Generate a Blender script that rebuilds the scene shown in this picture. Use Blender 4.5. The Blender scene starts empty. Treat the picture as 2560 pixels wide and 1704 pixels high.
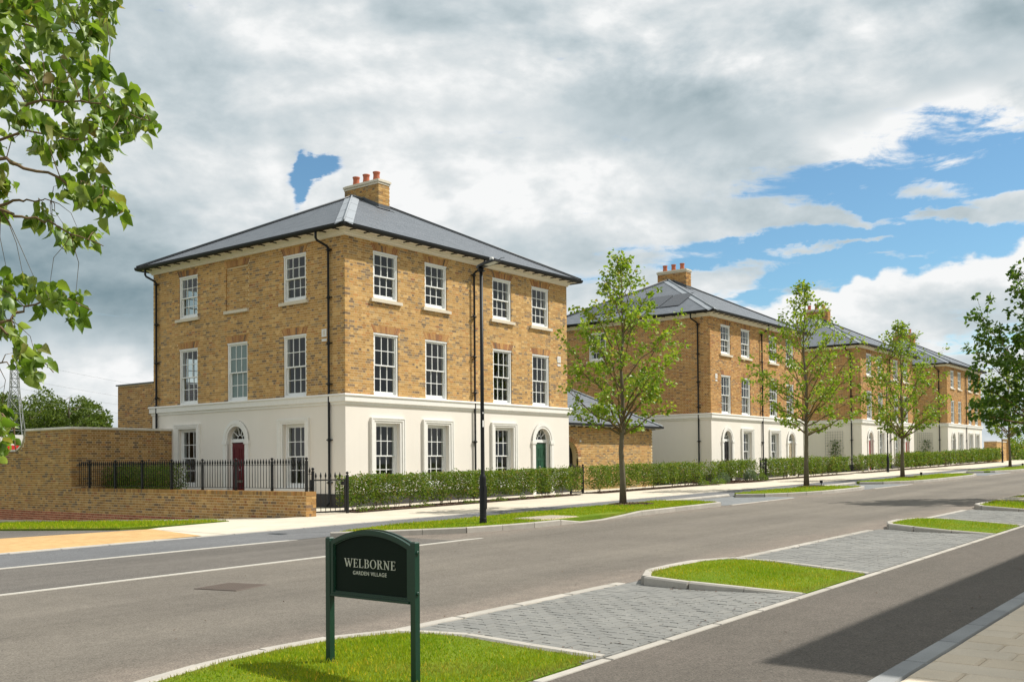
import bpy, math, random
import numpy as np
from mathutils import Vector, Matrix
from mathutils.geometry import tessellate_polygon

random.seed(7)
RNG = np.random.default_rng(7)
S = bpy.context.scene
COL = S.collection

# ------------------------------------------------------------------ camera
YAW, PITCH, ROLL, CAMZ = 0.65929, 0.0208, 0.0087, 1.54
cF = Vector((math.cos(YAW), math.sin(YAW), 0)); cR = Vector((math.sin(YAW), -math.cos(YAW), 0)); cU = Vector((0, 0, 1))
F2 = cF*math.cos(PITCH) + cU*math.sin(PITCH); U2 = cU*math.cos(PITCH) - cF*math.sin(PITCH)
RC = cR*math.cos(ROLL) - U2*math.sin(ROLL); UC = cR*math.sin(ROLL) + U2*math.cos(ROLL)
cam_d = bpy.data.cameras.new('camera'); cam = bpy.data.objects.new('camera', cam_d); COL.objects.link(cam)
cam.matrix_world = Matrix(((RC.x, UC.x, -F2.x, 0), (RC.y, UC.y, -F2.y, 0), (RC.z, UC.z, -F2.z, CAMZ), (0, 0, 0, 1)))
cam_d.sensor_width = 36; cam_d.sensor_fit = 'HORIZONTAL'; cam_d.lens = 2493/2560*36
cam_d.shift_y = (1104.4-852)/2560
cam_d.clip_start = 0.1; cam_d.clip_end = 9000
S.camera = cam

# ------------------------------------------------------------------ light, exposure
SUN_EL = math.radians(52); SUN_H = Vector((0.74, -0.6726, 0)).normalized()
SUN_STR = 5.0
sun_dir = (SUN_H*math.cos(SUN_EL) + Vector((0, 0, math.sin(SUN_EL))))
sd = bpy.data.lights.new('sun', 'SUN'); sd.energy = SUN_STR; sd.angle = math.radians(0.53); sd.color = (1.0, 0.955, 0.88)
so = bpy.data.objects.new('sun', sd); COL.objects.link(so)
so.rotation_euler = sun_dir.to_track_quat('Z', 'Y').to_euler(); so.location = (0, 0, 60)
S.view_settings.view_transform = 'Standard'; S.view_settings.look = 'None'; S.view_settings.gamma = 1
S.view_settings.use_curve_mapping = False; S.view_settings.exposure = 0.18
S.render.engine = 'CYCLES'
S.cycles.use_denoising = True; S.cycles.max_bounces = 7; S.cycles.diffuse_bounces = 3; S.cycles.glossy_bounces = 3
S.cycles.transparent_max_bounces = 24; S.cycles.transmission_bounces = 4; S.cycles.caustics_reflective = False; S.cycles.caustics_refractive = False
S.cycles.sample_clamp_indirect = 6

# ------------------------------------------------------------------ world: sky and clouds
W = bpy.data.worlds.new('World'); S.world = W; W.use_nodes = True; W.cycles.sampling_method = 'NONE'
wt = W.node_tree; wt.nodes.clear()
class NT:
    def __init__(s, t): s.t = t
    def n(s, typ, **k):
        nd = s.t.nodes.new(typ)
        for a, b in k.items(): setattr(nd, a, b)
        return nd
    def l(s, a, b): s.t.links.new(a, b)
    def put(s, sock, v):
        if isinstance(v, bpy.types.NodeSocket): s.l(v, sock)
        elif v is not None: sock.default_value = v
    def m(s, op, a, b=None, c=None, clamp=False):
        nd = s.n('ShaderNodeMath', operation=op, use_clamp=clamp)
        s.put(nd.inputs[0], a); s.put(nd.inputs[1], b)
        if c is not None: s.put(nd.inputs[2], c)
        return nd.outputs[0]
    def vdot(s, a, v):
        nd = s.n('ShaderNodeVectorMath', operation='DOT_PRODUCT'); s.l(a, nd.inputs[0]); nd.inputs[1].default_value = v
        return nd.outputs['Value']
    def xyz(s, x, y, z):
        nd = s.n('ShaderNodeCombineXYZ'); s.put(nd.inputs[0], x); s.put(nd.inputs[1], y); s.put(nd.inputs[2], z); return nd.outputs[0]
    def noise(s, vec, scale, detail=4, rough=0.55, dist=0.0, col=False):
        nd = s.n('ShaderNodeTexNoise'); s.put(nd.inputs['Vector'], vec); nd.inputs['Scale'].default_value = scale
        nd.inputs['Detail'].default_value = detail; nd.inputs['Roughness'].default_value = rough; nd.inputs['Distortion'].default_value = dist
        return nd.outputs['Color' if col else 'Fac']
    def ss(s, x, a, b):
        nd = s.n('ShaderNodeMapRange', interpolation_type='SMOOTHSTEP'); s.put(nd.inputs[0], x)
        nd.inputs[1].default_value = a; nd.inputs[2].default_value = b; return nd.outputs[0]
    def mr(s, x, a, b, c, d):
        nd = s.n('ShaderNodeMapRange'); s.put(nd.inputs[0], x)
        for i, v in enumerate((a, b, c, d)): nd.inputs[i+1].default_value = v
        return nd.outputs[0]
    def mixc(s, f, a, b, mode='MIX'):
        nd = s.n('ShaderNodeMix', data_type='RGBA', blend_type=mode); s.put(nd.inputs[0], f)
        s.put(nd.inputs[6], a if isinstance(a, bpy.types.NodeSocket) else (*a, 1)); s.put(nd.inputs[7], b if isinstance(b, bpy.types.NodeSocket) else (*b, 1))
        return nd.outputs[2]
    def ramp(s, f, stops, interp='LINEAR'):
        nd = s.n('ShaderNodeValToRGB'); s.put(nd.inputs[0], f); cr = nd.color_ramp; cr.interpolation = interp
        while len(cr.elements) < len(stops): cr.elements.new(0.5)
        for e, (p, c) in zip(cr.elements, stops): e.position = p; e.color = (*c, 1)
        return nd.outputs[0]

def build_sky():
    w = NT(wt)
    d = w.n('ShaderNodeTexCoord').outputs['Generated']
    sky = w.n('ShaderNodeTexSky', sky_type='NISHITA'); sky.sun_disc = False
    sky.sun_elevation = SUN_EL; sky.sun_rotation = math.atan2(sun_dir.x, sun_dir.y)
    sky.altitude = 50; sky.air_density = 1.0; sky.dust_density = 0.3; sky.ozone_density = 1.0
    a = w.vdot(d, tuple(cR)); b = w.vdot(d, tuple(cF)); z = w.vdot(d, (0, 0, 1))
    s = w.m('ARCTAN2', a, b); t = w.m('ARCSINE', z)
    zz = w.m('MAXIMUM', z, 0.0); den = w.m('ADD', zz, 0.16)
    q = w.xyz(w.m('DIVIDE', a, den), w.m('DIVIDE', b, den), 0.0)          # flat cloud deck seen in perspective
    t17 = w.m('MULTIPLY', t, 1.75)
    ang = w.xyz(s, t17, 0.35); ang_o = w.xyz(w.m('ADD', s, 0.022), w.m('ADD', t17, 0.030), 0.35)
    def voro(vec, sc, det=4):
        nd = w.n('ShaderNodeTexVoronoi', feature='F1', normalize=True); w.l(vec, nd.inputs['Vector']); nd.inputs['Scale'].default_value = sc
        nd.inputs['Detail'].default_value = det; nd.inputs['Roughness'].default_value = 0.55; return nd.outputs['Distance']
    n_big = w.noise(q, 0.85, 4, 0.52, 0.2)
    n_mid = w.noise(ang, 5.2, 7, 0.58, 0.12); n_mo = w.noise(ang_o, 5.2, 4, 0.58, 0.12)
    relief = w.m('MULTIPLY', w.m('SUBTRACT', n_mid, n_mo), 0.75)
    wv = w.n('ShaderNodeVectorMath', operation='ADD'); w.l(ang, wv.inputs[0]); nz = w.noise(ang, 9.0, 3, 0.6, 0.0, True)
    sc_ = w.n('ShaderNodeVectorMath', operation='SCALE'); w.l(nz, sc_.inputs[0]); sc_.inputs['Scale'].default_value = 0.10; w.l(sc_.outputs[0], wv.inputs[1])
    puff = voro(wv.outputs[0], 9.0, 2)
    n_str = w.noise(w.xyz(w.m('MULTIPLY', s, 4.0), w.m('MULTIPLY', t, 20.0), 2.0), 1.5, 6, 0.62, 0.5)
    n_wisp = w.noise(w.xyz(s, w.m('MULTIPLY', t, 2.2), 7.0), 13.0, 7, 0.68, 0.8)
    warp = w.m('MULTIPLY', w.m('SUBTRACT', n_mid, 0.5), 0.15)
    warp2 = w.m('MULTIPLY', w.m('SUBTRACT', w.noise(ang, 7.0, 3, 0.55, 0.0), 0.5), 0.10)
    sw = w.m('ADD', s, warp2); tw = w.m('ADD', t, warp)
    def gau(s0, t0, ws, wtt, tilt=0.0, sx=sw, tx=tw):
        ds = w.m('SUBTRACT', sx, s0); dt = w.m('SUBTRACT', tx, t0)
        if tilt: dt = w.m('SUBTRACT', dt, w.m('MULTIPLY', ds, tilt))
        e = w.m('ADD', w.m('POWER', w.m('ABSOLUTE', w.m('DIVIDE', ds, ws)), 2.0), w.m('POWER', w.m('ABSOLUTE', w.m('DIVIDE', dt, wtt)), 2.0))
        return w.m('POWER', 2.71828, w.m('MULTIPLY', e, -1.0))
    def acc(x, g, k): return w.m('ADD', x, w.m('MULTIPLY', g, k))
    # clear openings in the cloud deck (radians right of / above the view axis)
    hole = w.m('MULTIPLY', gau(0.38, 0.240, 0.165, 0.055, 0.03), 1.2)
    hole = acc(hole, gau(0.29, 0.170, 0.21, 0.040), 1.05)
    hole = acc(hole, gau(-0.186, 0.284, 0.024, 0.013, 0.2), 0.85); hole = acc(hole, gau(-0.206, 0.262, 0.013, 0.022, 0.9), 0.95)
    for (s0, t0, ws, wt_, k) in ((0.43, 0.216, 0.17, 0.011, -0.95), (0.24, 0.224, 0.07, 0.010, -0.8), (0.33, 0.190, 0.07, 0.007, -0.8), (0.20, 0.172, 0.08, 0.012, -0.8), (0.40, 0.252, 0.05, 0.016, -0.7), (0.46, 0.236, 0.05, 0.010, -0.7), (0.36, 0.171, 0.05, 0.006, -0.6)): hole = acc(hole, gau(s0, t0, ws, wt_), k)
    hole = acc(hole, gau(0.44, 0.085, 0.10, 0.022), 0.5)
    hole = acc(hole, gau(0.95, 0.22, 0.30, 0.09), 0.9)
    hole = w.m('ADD', hole, w.m('MULTIPLY', w.ss(n_big, 0.60, 0.72), w.m('MULTIPLY', w.ss(w.m('ABSOLUTE', s), 0.6, 0.9), 0.8)))
    strk = w.m('MULTIPLY', w.m('SUBTRACT', n_str, 0.5), 2.1)
    blue = w.m('SUBTRACT', hole, w.m('ADD', strk, w.m('MULTIPLY', w.m('SUBTRACT', n_wisp, 0.5), 1.15)))
    cov = w.m('SUBTRACT', 1.0, w.ss(blue, 0.34, 0.74))
    # heaped cloud bank low on the right
    edge = w.m('ADD', w.m('MULTIPLY', w.m('SUBTRACT', 0.42, puff), 0.085), w.m('MULTIPLY', w.m('SUBTRACT', s, 0.40), 0.15))
    edge = w.m('ADD', edge, w.m('MULTIPLY', w.m('SUBTRACT', w.noise(ang, 22.0, 5, 0.62, 0.0), 0.5), 0.022))
    top = w.m('ADD', 0.170, edge); under = w.m('SUBTRACT', t, top)
    bank = w.m('MULTIPLY', w.m('SUBTRACT', 1.0, w.ss(under, -0.0025, 0.003)), w.ss(w.m('ADD', s, warp2), 0.16, 0.24))
    bank = w.m('MULTIPLY', bank, w.ss(w.m('ADD', t, warp), 0.080, 0.118))
    cov = w.m('MAXIMUM', cov, bank, clamp=True)
    # cloud tone: pale tops, slate-grey bellies
    tone = w.m('ADD', w.m('MULTIPLY', n_mid, 0.62), w.m('MULTIPLY', n_big, 0.42)); tone = w.m('ADD', tone, 0.295)
    tone = w.m('ADD', tone, relief)
    tone = w.m('ADD', tone, w.m('MULTIPLY', w.m('SUBTRACT', 0.42, puff), 0.16))
    tone = acc(tone, gau(-0.45, 0.160, 0.24, 0.048, 0.04, s, w.m('ADD', t, w.m('MULTIPLY', warp, 0.3))), -0.48)          # dark belly low on the left
    tone = acc(tone, w.m('MULTIPLY', w.ss(w.m('ADD', t, w.m('MULTIPLY', warp2, 0.25)), 0.118, 0.108), w.ss(s, -0.2, -0.3)), 0.03)
    tone = acc(tone, gau(-0.36, 0.36, 0.18, 0.13), 0.04)
    tone = acc(tone, gau(0.14, 0.350, 0.16, 0.040, -0.15), -0.24)
    tone = acc(tone, gau(0.47, 0.375, 0.13, 0.050, 0.1), -0.12)
    tone = acc(tone, gau(-0.05, 0.30, 0.20, 0.10, 0.3), 0.10)
    tone = acc(tone, gau(0.40, 0.305, 0.13, 0.028, 0.05), 0.26)
    tone = acc(tone, w.m('MULTIPLY', bank, w.ss(under, -0.050, 0.0)), 0.34)
    tone = acc(tone, w.m('SUBTRACT', 1.0, cov), 0.25)
    ccol = w.ramp(tone, [(0.30, (0.195, 0.285, 0.33)), (0.56, (0.385, 0.475, 0.515)), (0.76, (0.575, 0.65, 0.685)), (0.90, (0.76, 0.80, 0.815)), (1.0, (0.95, 0.96, 0.96))])
    bg1 = w.n('ShaderNodeBackground'); w.l(w.mixc(1.0, sky.outputs[0], (0.72, 0.98, 1.04), 'MULTIPLY'), bg1.inputs[0]); bg1.inputs[1].default_value = 0.105
    bg2 = w.n('ShaderNodeBackground'); w.l(ccol, bg2.inputs[0]); bg2.inputs[1].default_value = 0.87
    mx = w.n('ShaderNodeMixShader'); w.l(cov, mx.inputs[0]); w.l(bg1.outputs[0], mx.inputs[1]); w.l(bg2.outputs[0], mx.inputs[2])
    out = w.n('ShaderNodeOutputWorld'); w.l(mx.outputs[0], out.inputs[0])
build_sky()

# ------------------------------------------------------------------ materials
MATS = {}
def mat(name, fn):
    m = bpy.data.materials.new(name); m.use_nodes = True; t = m.node_tree; t.nodes.clear()
    w = NT(t); out = w.n('ShaderNodeOutputMaterial'); sh = fn(w); w.l(sh, out.inputs[0]); MATS[name] = m; return m
def prin(w, col, rough=0.7, spec=0.3, bump=None, bd=0.004, bs=1.0, metal=0.0):
    p = w.n('ShaderNodeBsdfPrincipled'); w.put(p.inputs['Base Color'], col if isinstance(col, bpy.types.NodeSocket) else (*col, 1))
    w.put(p.inputs['Roughness'], rough); p.inputs['Specular IOR Level'].default_value = spec; p.inputs['Metallic'].default_value = metal
    if bump is not None:
        b = w.n('ShaderNodeBump'); b.inputs['Strength'].default_value = bs; b.inputs['Distance'].default_value = bd; w.l(bump, b.inputs['Height']); w.l(b.outputs[0], p.inputs['Normal'])
    return p.outputs[0]
def pos(w): return w.n('ShaderNodeNewGeometry').outputs['Position']
def isl(w):
    g = w.n('ShaderNodeNewGeometry').outputs['Random Per Island']; o = w.n('ShaderNodeObjectInfo').outputs['Random']
    return w.m('FRACT', w.m('ADD', g, o))
def hsv(w, c, v):
    return w.mixc(1.0, c, w.xyz(v, v, v), 'MULTIPLY')

def brick_mat(name, stops):
    def fn(w):
        r = isl(w); c = w.ramp(r, stops, 'CONSTANT'); P = pos(w)
        n = w.noise(P, 45, 4, 0.6); n2 = w.noise(P, 190, 2, 0.6); n3 = w.noise(P, 0.7, 3, 0.5)
        r2 = w.m('FRACT', w.m('MULTIPLY', r, 37.7))
        v = w.m('MULTIPLY', w.m('MULTIPLY', w.mr(n, 0.25, 0.75, 0.86, 1.13), w.mr(n2, 0.3, 0.7, 0.93, 1.06)), w.m('MULTIPLY', w.mr(r2, 0, 1, 0.84, 1.14), w.mr(n3, 0.3, 0.7, 0.93, 1.07)))
        return prin(w, hsv(w, c, v), 0.92, 0.12, n, 0.0012, 0.25)
    return mat(name, fn)
GOLD, PALE, TAN, ORANGE, REDB, DARK, GREYB = (0.493, 0.292, 0.107), (0.561, 0.357, 0.145), (0.426, 0.244, 0.091), (0.456, 0.235, 0.084), (0.374, 0.176, 0.080), (0.234, 0.161, 0.100), (0.369, 0.249, 0.125)
brick_mat('stock_brick', [(0, GOLD), (0.30, PALE), (0.44, (0.467, 0.273, 0.100)), (0.60, TAN), (0.73, ORANGE), (0.79, REDB), (0.80, DARK), (0.875, GREYB), (0.96, (0.312, 0.190, 0.091))])
DK = lambda c: (c[0]*0.82, c[1]*0.80, c[2]*0.80)  # house brick darkened: shade on the garden wall is put into the colour
brick_mat('shaded_wall_brick', [(0, DK(GOLD)), (0.25, DK(PALE)), (0.36, DK(TAN)), (0.60, (0.36, 0.215, 0.085)), (0.72, DK(ORANGE)), (0.79, DK(REDB)), (0.82, DK(DARK)), (0.90, DK(GREYB)), (0.96, (0.25, 0.15, 0.075))])
FK = lambda c: (c[0]*0.92, c[1]*0.84, c[2]*0.80)  # far houses: redder brick, with side-wall shade also put into the colour
brick_mat('far_brick', [(0, FK(GOLD)), (0.28, FK(PALE)), (0.40, FK(TAN)), (0.62, (0.44, 0.235, 0.085)), (0.74, FK(ORANGE)), (0.81, FK(REDB)), (0.86, FK(DARK)), (0.91, FK(GREYB)), (0.96, (0.29, 0.16, 0.075))])
brick_mat('gauged_brick', [(0, (0.420, 0.225, 0.095)), (0.3, (0.483, 0.270, 0.108)), (0.55, (0.357, 0.170, 0.077)), (0.8, (0.284, 0.150, 0.081)), (0.93, (0.179, 0.120, 0.081))])
brick_mat('red_brick', [(0, (0.36, 0.13, 0.075)), (0.4, (0.31, 0.11, 0.065)), (0.75, (0.40, 0.16, 0.09))])
mat('mortar', lambda w: prin(w, hsv(w, w.mixc(w.noise(pos(w), 1.3, 3), (0.672, 0.529, 0.320), (0.750, 0.605, 0.385)), w.mr(w.noise(pos(w), 60, 3), 0.3, 0.7, 0.85, 1.1)), 0.95, 0.1))
def flat_brick(w):
    P = pos(w); sx = w.n('ShaderNodeSeparateXYZ'); w.l(P, sx.inputs[0])
    v = w.xyz(w.m('ADD', sx.outputs[0], sx.outputs[1]), sx.outputs[2], 0.0)
    b = w.n('ShaderNodeTexBrick'); w.l(v, b.inputs['Vector']); b.inputs['Scale'].default_value = 1.0; b.offset = 0.5
    b.inputs['Brick Width'].default_value = 0.225; b.inputs['Row Height'].default_value = 0.075; b.inputs['Mortar Size'].default_value = 0.006; b.inputs['Mortar Smooth'].default_value = 0.2
    b.inputs['Color1'].default_value = (*GOLD, 1); b.inputs['Color2'].default_value = (0.33, 0.19, 0.09, 1); b.inputs['Mortar'].default_value = (0.52, 0.42, 0.27, 1); b.inputs['Bias'].default_value = -0.2
    return prin(w, hsv(w, b.outputs[0], w.mr(w.noise(P, 3, 4), 0.3, 0.7, 0.85, 1.12)), 0.9, 0.15)
mat('brick_courses', flat_brick)
def stucco(w):
    P = pos(w); n = w.noise(P, 0.8, 4, 0.6); sp = w.n('ShaderNodeSeparateXYZ'); w.l(P, sp.inputs[0])
    st = w.noise(w.xyz(w.m('MULTIPLY', w.m('ADD', sp.outputs[0], sp.outputs[1]), 3.0), w.m('MULTIPLY', sp.outputs[2], 0.25), 0.0), 2.0, 5, 0.6)
    c = w.mixc(n, (0.76, 0.705, 0.625), (0.81, 0.76, 0.685)); return prin(w, hsv(w, c, w.mr(st, 0.25, 0.75, 0.985, 1.012)), 0.85, 0.2, w.noise(P, 120, 3), 0.002, 0.4)
mat('stucco', stucco)
mat('stucco_trim', lambda w: prin(w, hsv(w, w.mixc(w.noise(pos(w), 2), (0.78, 0.755, 0.70), (0.82, 0.80, 0.75)), w.mr(w.noise(pos(w), 9, 5), 0.3, 0.7, 0.96, 1.02)), 0.75, 0.25))
mat('white_paint', lambda w: prin(w, hsv(w, w.mixc(w.noise(pos(w), 6), (0.80, 0.80, 0.775), (0.84, 0.84, 0.815)), w.mr(w.noise(pos(w), 30), 0.3, 0.7, 0.97, 1.02)), 0.42, 0.4))
mat('cream_paint', lambda w: prin(w, w.mixc(w.noise(pos(w), 3), (0.74, 0.68, 0.57), (0.78, 0.72, 0.62)), 0.6, 0.3))
mat('cast_stone', lambda w: prin(w, hsv(w, w.mixc(w.noise(pos(w), 5, 5), (0.62, 0.55, 0.43), (0.70, 0.63, 0.51)), w.mr(w.noise(pos(w), 80), 0.3, 0.7, 0.92, 1.06)), 0.85, 0.2))
mat('coping_stone', lambda w: prin(w, hsv(w, w.mixc(isl(w), (0.672, 0.636, 0.564), (0.768, 0.720, 0.636)), w.mr(w.noise(pos(w), 12, 5), 0.3, 0.7, 0.85, 1.08)), 0.85, 0.2))
mat('dark_plinth', lambda w: prin(w, w.mixc(w.noise(pos(w), 6, 4), (0.045, 0.043, 0.043), (0.065, 0.062, 0.06)), 0.7, 0.3))
mat('black_metal', lambda w: prin(w, w.mixc(w.noise(pos(w), 20, 4), (0.007, 0.0075, 0.008), (0.013, 0.0135, 0.014)), 0.48, 0.28))
mat('lead', lambda w: prin(w, hsv(w, w.mixc(w.noise(pos(w), 4, 5), (0.27, 0.295, 0.32), (0.33, 0.355, 0.38)), w.mr(w.noise(pos(w), 40), 0.3, 0.7, 0.9, 1.08)), 0.6, 0.3))
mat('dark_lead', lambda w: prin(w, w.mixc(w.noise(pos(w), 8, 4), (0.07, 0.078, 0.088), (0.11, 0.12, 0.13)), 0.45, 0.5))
def slate(w):
    r = isl(w); P = pos(w); n = w.noise(P, 25, 5, 0.6)
    c = w.ramp(r, [(0, (0.144, 0.160, 0.181)), (0.35, (0.155, 0.171, 0.193)), (0.65, (0.136, 0.152, 0.173)), (0.85, (0.165, 0.180, 0.202)), (1, (0.148, 0.164, 0.184))])
    return prin(w, hsv(w, c, w.mr(n, 0.25, 0.75, 0.85, 1.15)), w.mr(r, 0, 1, 0.46, 0.58), 0.35, n, 0.001, 0.3)
mat('slate', slate)
mat('terracotta', lambda w: prin(w, hsv(w, w.mixc(w.noise(pos(w), 7, 4), (0.42, 0.13, 0.075), (0.50, 0.17, 0.10)), w.mr(w.noise(pos(w), 50), 0.3, 0.7, 0.9, 1.08)), 0.8, 0.2))
mat('plaster', lambda w: prin(w, w.mixc(w.noise(pos(w), 2), (0.22, 0.195, 0.165), (0.27, 0.235, 0.195)), 0.9, 0.1))
mat('floorboards', lambda w: prin(w, w.mixc(w.noise(pos(w), 4, 4), (0.16, 0.11, 0.07), (0.22, 0.15, 0.10)), 0.6, 0.3))
def glass(w):
    lw = w.n('ShaderNodeLayerWeight'); lw.inputs[0].default_value = 0.5
    f = w.m('ADD', w.m('MULTIPLY', w.m('POWER', lw.outputs['Facing'], 4.5), 0.85), 0.05, clamp=True)
    t = w.n('ShaderNodeBsdfTransparent'); t.inputs[0].default_value = (0.80, 0.84, 0.82, 1)
    g = w.n('ShaderNodeBsdfGlossy'); g.inputs['Roughness'].default_value = 0.01; g.inputs[0].default_value = (0.95, 0.97, 0.98, 1)
    nb = w.n('ShaderNodeBump'); nb.inputs['Strength'].default_value = 0.12; nb.inputs['Distance'].default_value = 0.004; w.l(w.noise(pos(w), 2.2, 1), nb.inputs['Height']); w.l(nb.outputs[0], g.inputs['Normal'])
    m = w.n('ShaderNodeMixShader'); w.l(f, m.inputs[0]); w.l(t.outputs[0], m.inputs[1]); w.l(g.outputs[0], m.inputs[2]); return m.outputs[0]
mat('window_glass', glass)
mat('obscured_glass', lambda w: prin(w, w.mixc(w.noise(pos(w), 60, 3), (0.13, 0.19, 0.185), (0.16, 0.225, 0.215)), 0.25, 0.5))
mat('solar_glass', lambda w: prin(w, (0.02, 0.022, 0.028), 0.25, 0.5))
def door_paint(name, c): mat(name, lambda w: prin(w, hsv(w, w.mixc(w.noise(pos(w), 5), c, tuple(x*1.15 for x in c)), w.mr(w.noise(pos(w), 60), 0.3, 0.7, 0.93, 1.05)), 0.32, 0.5))
mat('sign_face', lambda w: prin(w, w.mixc(w.noise(pos(w), 5), (0.005, 0.012, 0.008), (0.007, 0.015, 0.010)), 0.65, 0.15))
for nm, c in (('maroon_paint', (0.105, 0.012, 0.018)), ('green_paint', (0.016, 0.070, 0.035)), ('black_paint', (0.012, 0.012, 0.013)), ('crimson_paint', (0.36, 0.020, 0.030)), ('scarlet_paint', (0.60, 0.030, 0.018)), ('stone_paint', (0.50, 0.42, 0.29)), ('grey_door_paint', (0.05, 0.05, 0.052)), ('sign_green', (0.008, 0.040, 0.024))): door_paint(nm, c)
mat('letter_cream', lambda w: prin(w, (0.62, 0.61, 0.54), 0.6, 0.3))
mat('brushed_metal', lambda w: prin(w, (0.45, 0.44, 0.42), 0.35, 0.5, metal=0.9))
mat('white_plastic', lambda w: prin(w, w.mixc(w.noise(pos(w), 14), (0.68, 0.67, 0.64), (0.76, 0.75, 0.72)), 0.5, 0.4))
def asphalt(name, c1, c2, patch=1.0, dusty=False):
    def fn(w):
        P = pos(w); n = w.noise(P, 0.35, 5, 0.6); f = w.noise(P, 140, 3, 0.7); f2 = w.noise(P, 420, 2, 0.7); m2 = w.noise(P, 5, 6, 0.65)
        sp = w.n('ShaderNodeSeparateXYZ'); w.l(P, sp.inputs[0])
        tr = w.noise(w.xyz(w.m('MULTIPLY', sp.outputs[0], 0.06), w.m('MULTIPLY', sp.outputs[1], 0.9), 0.0), 1.4, 5, 0.6)
        c = w.mixc(w.mr(n, 0.3, 0.7, 0, 1), c1, c2)
        vo = w.n('ShaderNodeTexVoronoi'); w.l(P, vo.inputs['Vector']); vo.inputs['Scale'].default_value = 95; st = w.mr(vo.outputs['Color'], 0, 1, 0.62, 1.42)
        v = w.m('MULTIPLY', w.m('MULTIPLY', w.mr(f, 0.25, 0.75, 0.80, 1.20), st), w.m('MULTIPLY', w.mr(tr, 0.3, 0.7, 1-0.10*patch, 1+0.10*patch), w.mr(m2, 0.3, 0.7, 0.92, 1.08)))
        if dusty:
            Y = sp.outputs[1]; wob = w.m('MULTIPLY', w.m('SUBTRACT', w.noise(P, 0.9, 5, 0.6), 0.5), 1.3); Yw = w.m('ADD', Y, wob)
            k = w.m('ADD', w.ss(Yw, 7.25, 6.35), w.ss(Yw, 11.7, 12.6), clamp=True)
            c = w.mixc(w.m('MULTIPLY', k, w.mr(m2, 0.3, 0.7, 0.35, 0.8)), c, (0.225, 0.185, 0.152))
            wh = w.m('SINE', w.m('MULTIPLY', Y, 3.3)); v = w.m('MULTIPLY', v, w.mr(wh, -1, 1, 0.93, 1.045))
            oil = w.ss(w.noise(w.xyz(w.m('MULTIPLY', sp.outputs[0], 0.35), sp.outputs[1], 0.0), 1.6, 4, 0.55), 0.62, 0.72); v = w.m('MULTIPLY', v, w.mr(oil, 0, 1, 1.0, 0.88))
        return prin(w, hsv(w, c, v), 0.88, 0.25, w.m('ADD', f, f2), 0.004, 0.8)
    return mat(name, fn)
asphalt('road_asphalt', (0.145, 0.129, 0.108), (0.180, 0.160, 0.132), 1.2, True)
asphalt('dark_asphalt', (0.108, 0.099, 0.088), (0.142, 0.129, 0.113), 1.8)
asphalt('path_asphalt', (0.109, 0.097, 0.081), (0.134, 0.116, 0.098), 0.6)
asphalt('cycle_asphalt', (0.128, 0.131, 0.135), (0.155, 0.157, 0.160), 1.0)
def cream_pave(w):
    P = pos(w); sp = w.n('ShaderNodeSeparateXYZ'); w.l(P, sp.inputs[0])
    b = w.n('ShaderNodeTexBrick'); w.l(w.xyz(sp.outputs[1], sp.outputs[0], 0.0), b.inputs['Vector']); b.inputs['Scale'].default_value = 1
    b.inputs['Brick Width'].default_value = 0.6; b.inputs['Row Height'].default_value = 0.4; b.inputs['Mortar Size'].default_value = 0.005
    b.inputs['Color1'].default_value = (0.56, 0.50, 0.40, 1); b.inputs['Color2'].default_value = (0.60, 0.54, 0.435, 1); b.inputs['Mortar'].default_value = (0.40, 0.35, 0.27, 1)
    return prin(w, hsv(w, b.outputs[0], w.m('MULTIPLY', w.mr(w.noise(P, 1.1, 5, 0.6), 0.3, 0.7, 0.9, 1.07), w.mr(w.noise(P, 45), 0.3, 0.7, 0.94, 1.05))), 0.85, 0.2)
mat('cream_paving', cream_pave)
def yellow_pave(w):
    P = pos(w); sp = w.n('ShaderNodeSeparateXYZ'); w.l(P, sp.inputs[0])
    b = w.n('ShaderNodeTexBrick'); w.l(w.xyz(sp.outputs[1], sp.outputs[0], 0.0), b.inputs['Vector']); b.inputs['Scale'].default_value = 1
    b.inputs['Brick Width'].default_value = 0.2; b.inputs['Row Height'].default_value = 0.1; b.inputs['Mortar Size'].default_value = 0.004
    b.inputs['Color1'].default_value = (0.50, 0.315, 0.135, 1); b.inputs['Color2'].default_value = (0.57, 0.375, 0.17, 1); b.inputs['Mortar'].default_value = (0.36, 0.22, 0.10, 1)
    return prin(w, hsv(w, b.outputs[0], w.mr(w.noise(P, 1.5, 5, 0.6), 0.3, 0.7, 0.9, 1.08)), 0.85, 0.2)
mat('yellow_paving', yellow_pave)
def grey_pave(w):
    P = pos(w); sp = w.n('ShaderNodeSeparateXYZ'); w.l(P, sp.inputs[0])
    b = w.n('ShaderNodeTexBrick'); w.l(w.xyz(sp.outputs[1], sp.outputs[0], 0.0), b.inputs['Vector']); b.inputs['Scale'].default_value = 1
    b.inputs['Brick Width'].default_value = 0.2; b.inputs['Row Height'].default_value = 0.1; b.inputs['Mortar Size'].default_value = 0.004
    b.inputs['Color1'].default_value = (0.19, 0.20, 0.205, 1); b.inputs['Color2'].default_value = (0.225, 0.235, 0.24, 1); b.inputs['Mortar'].default_value = (0.10, 0.10, 0.10, 1)
    return prin(w, hsv(w, b.outputs[0], w.mr(w.noise(P, 1.5, 5, 0.6), 0.3, 0.7, 0.9, 1.08)), 0.85, 0.2)
mat('grey_paving', grey_pave)
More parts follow.
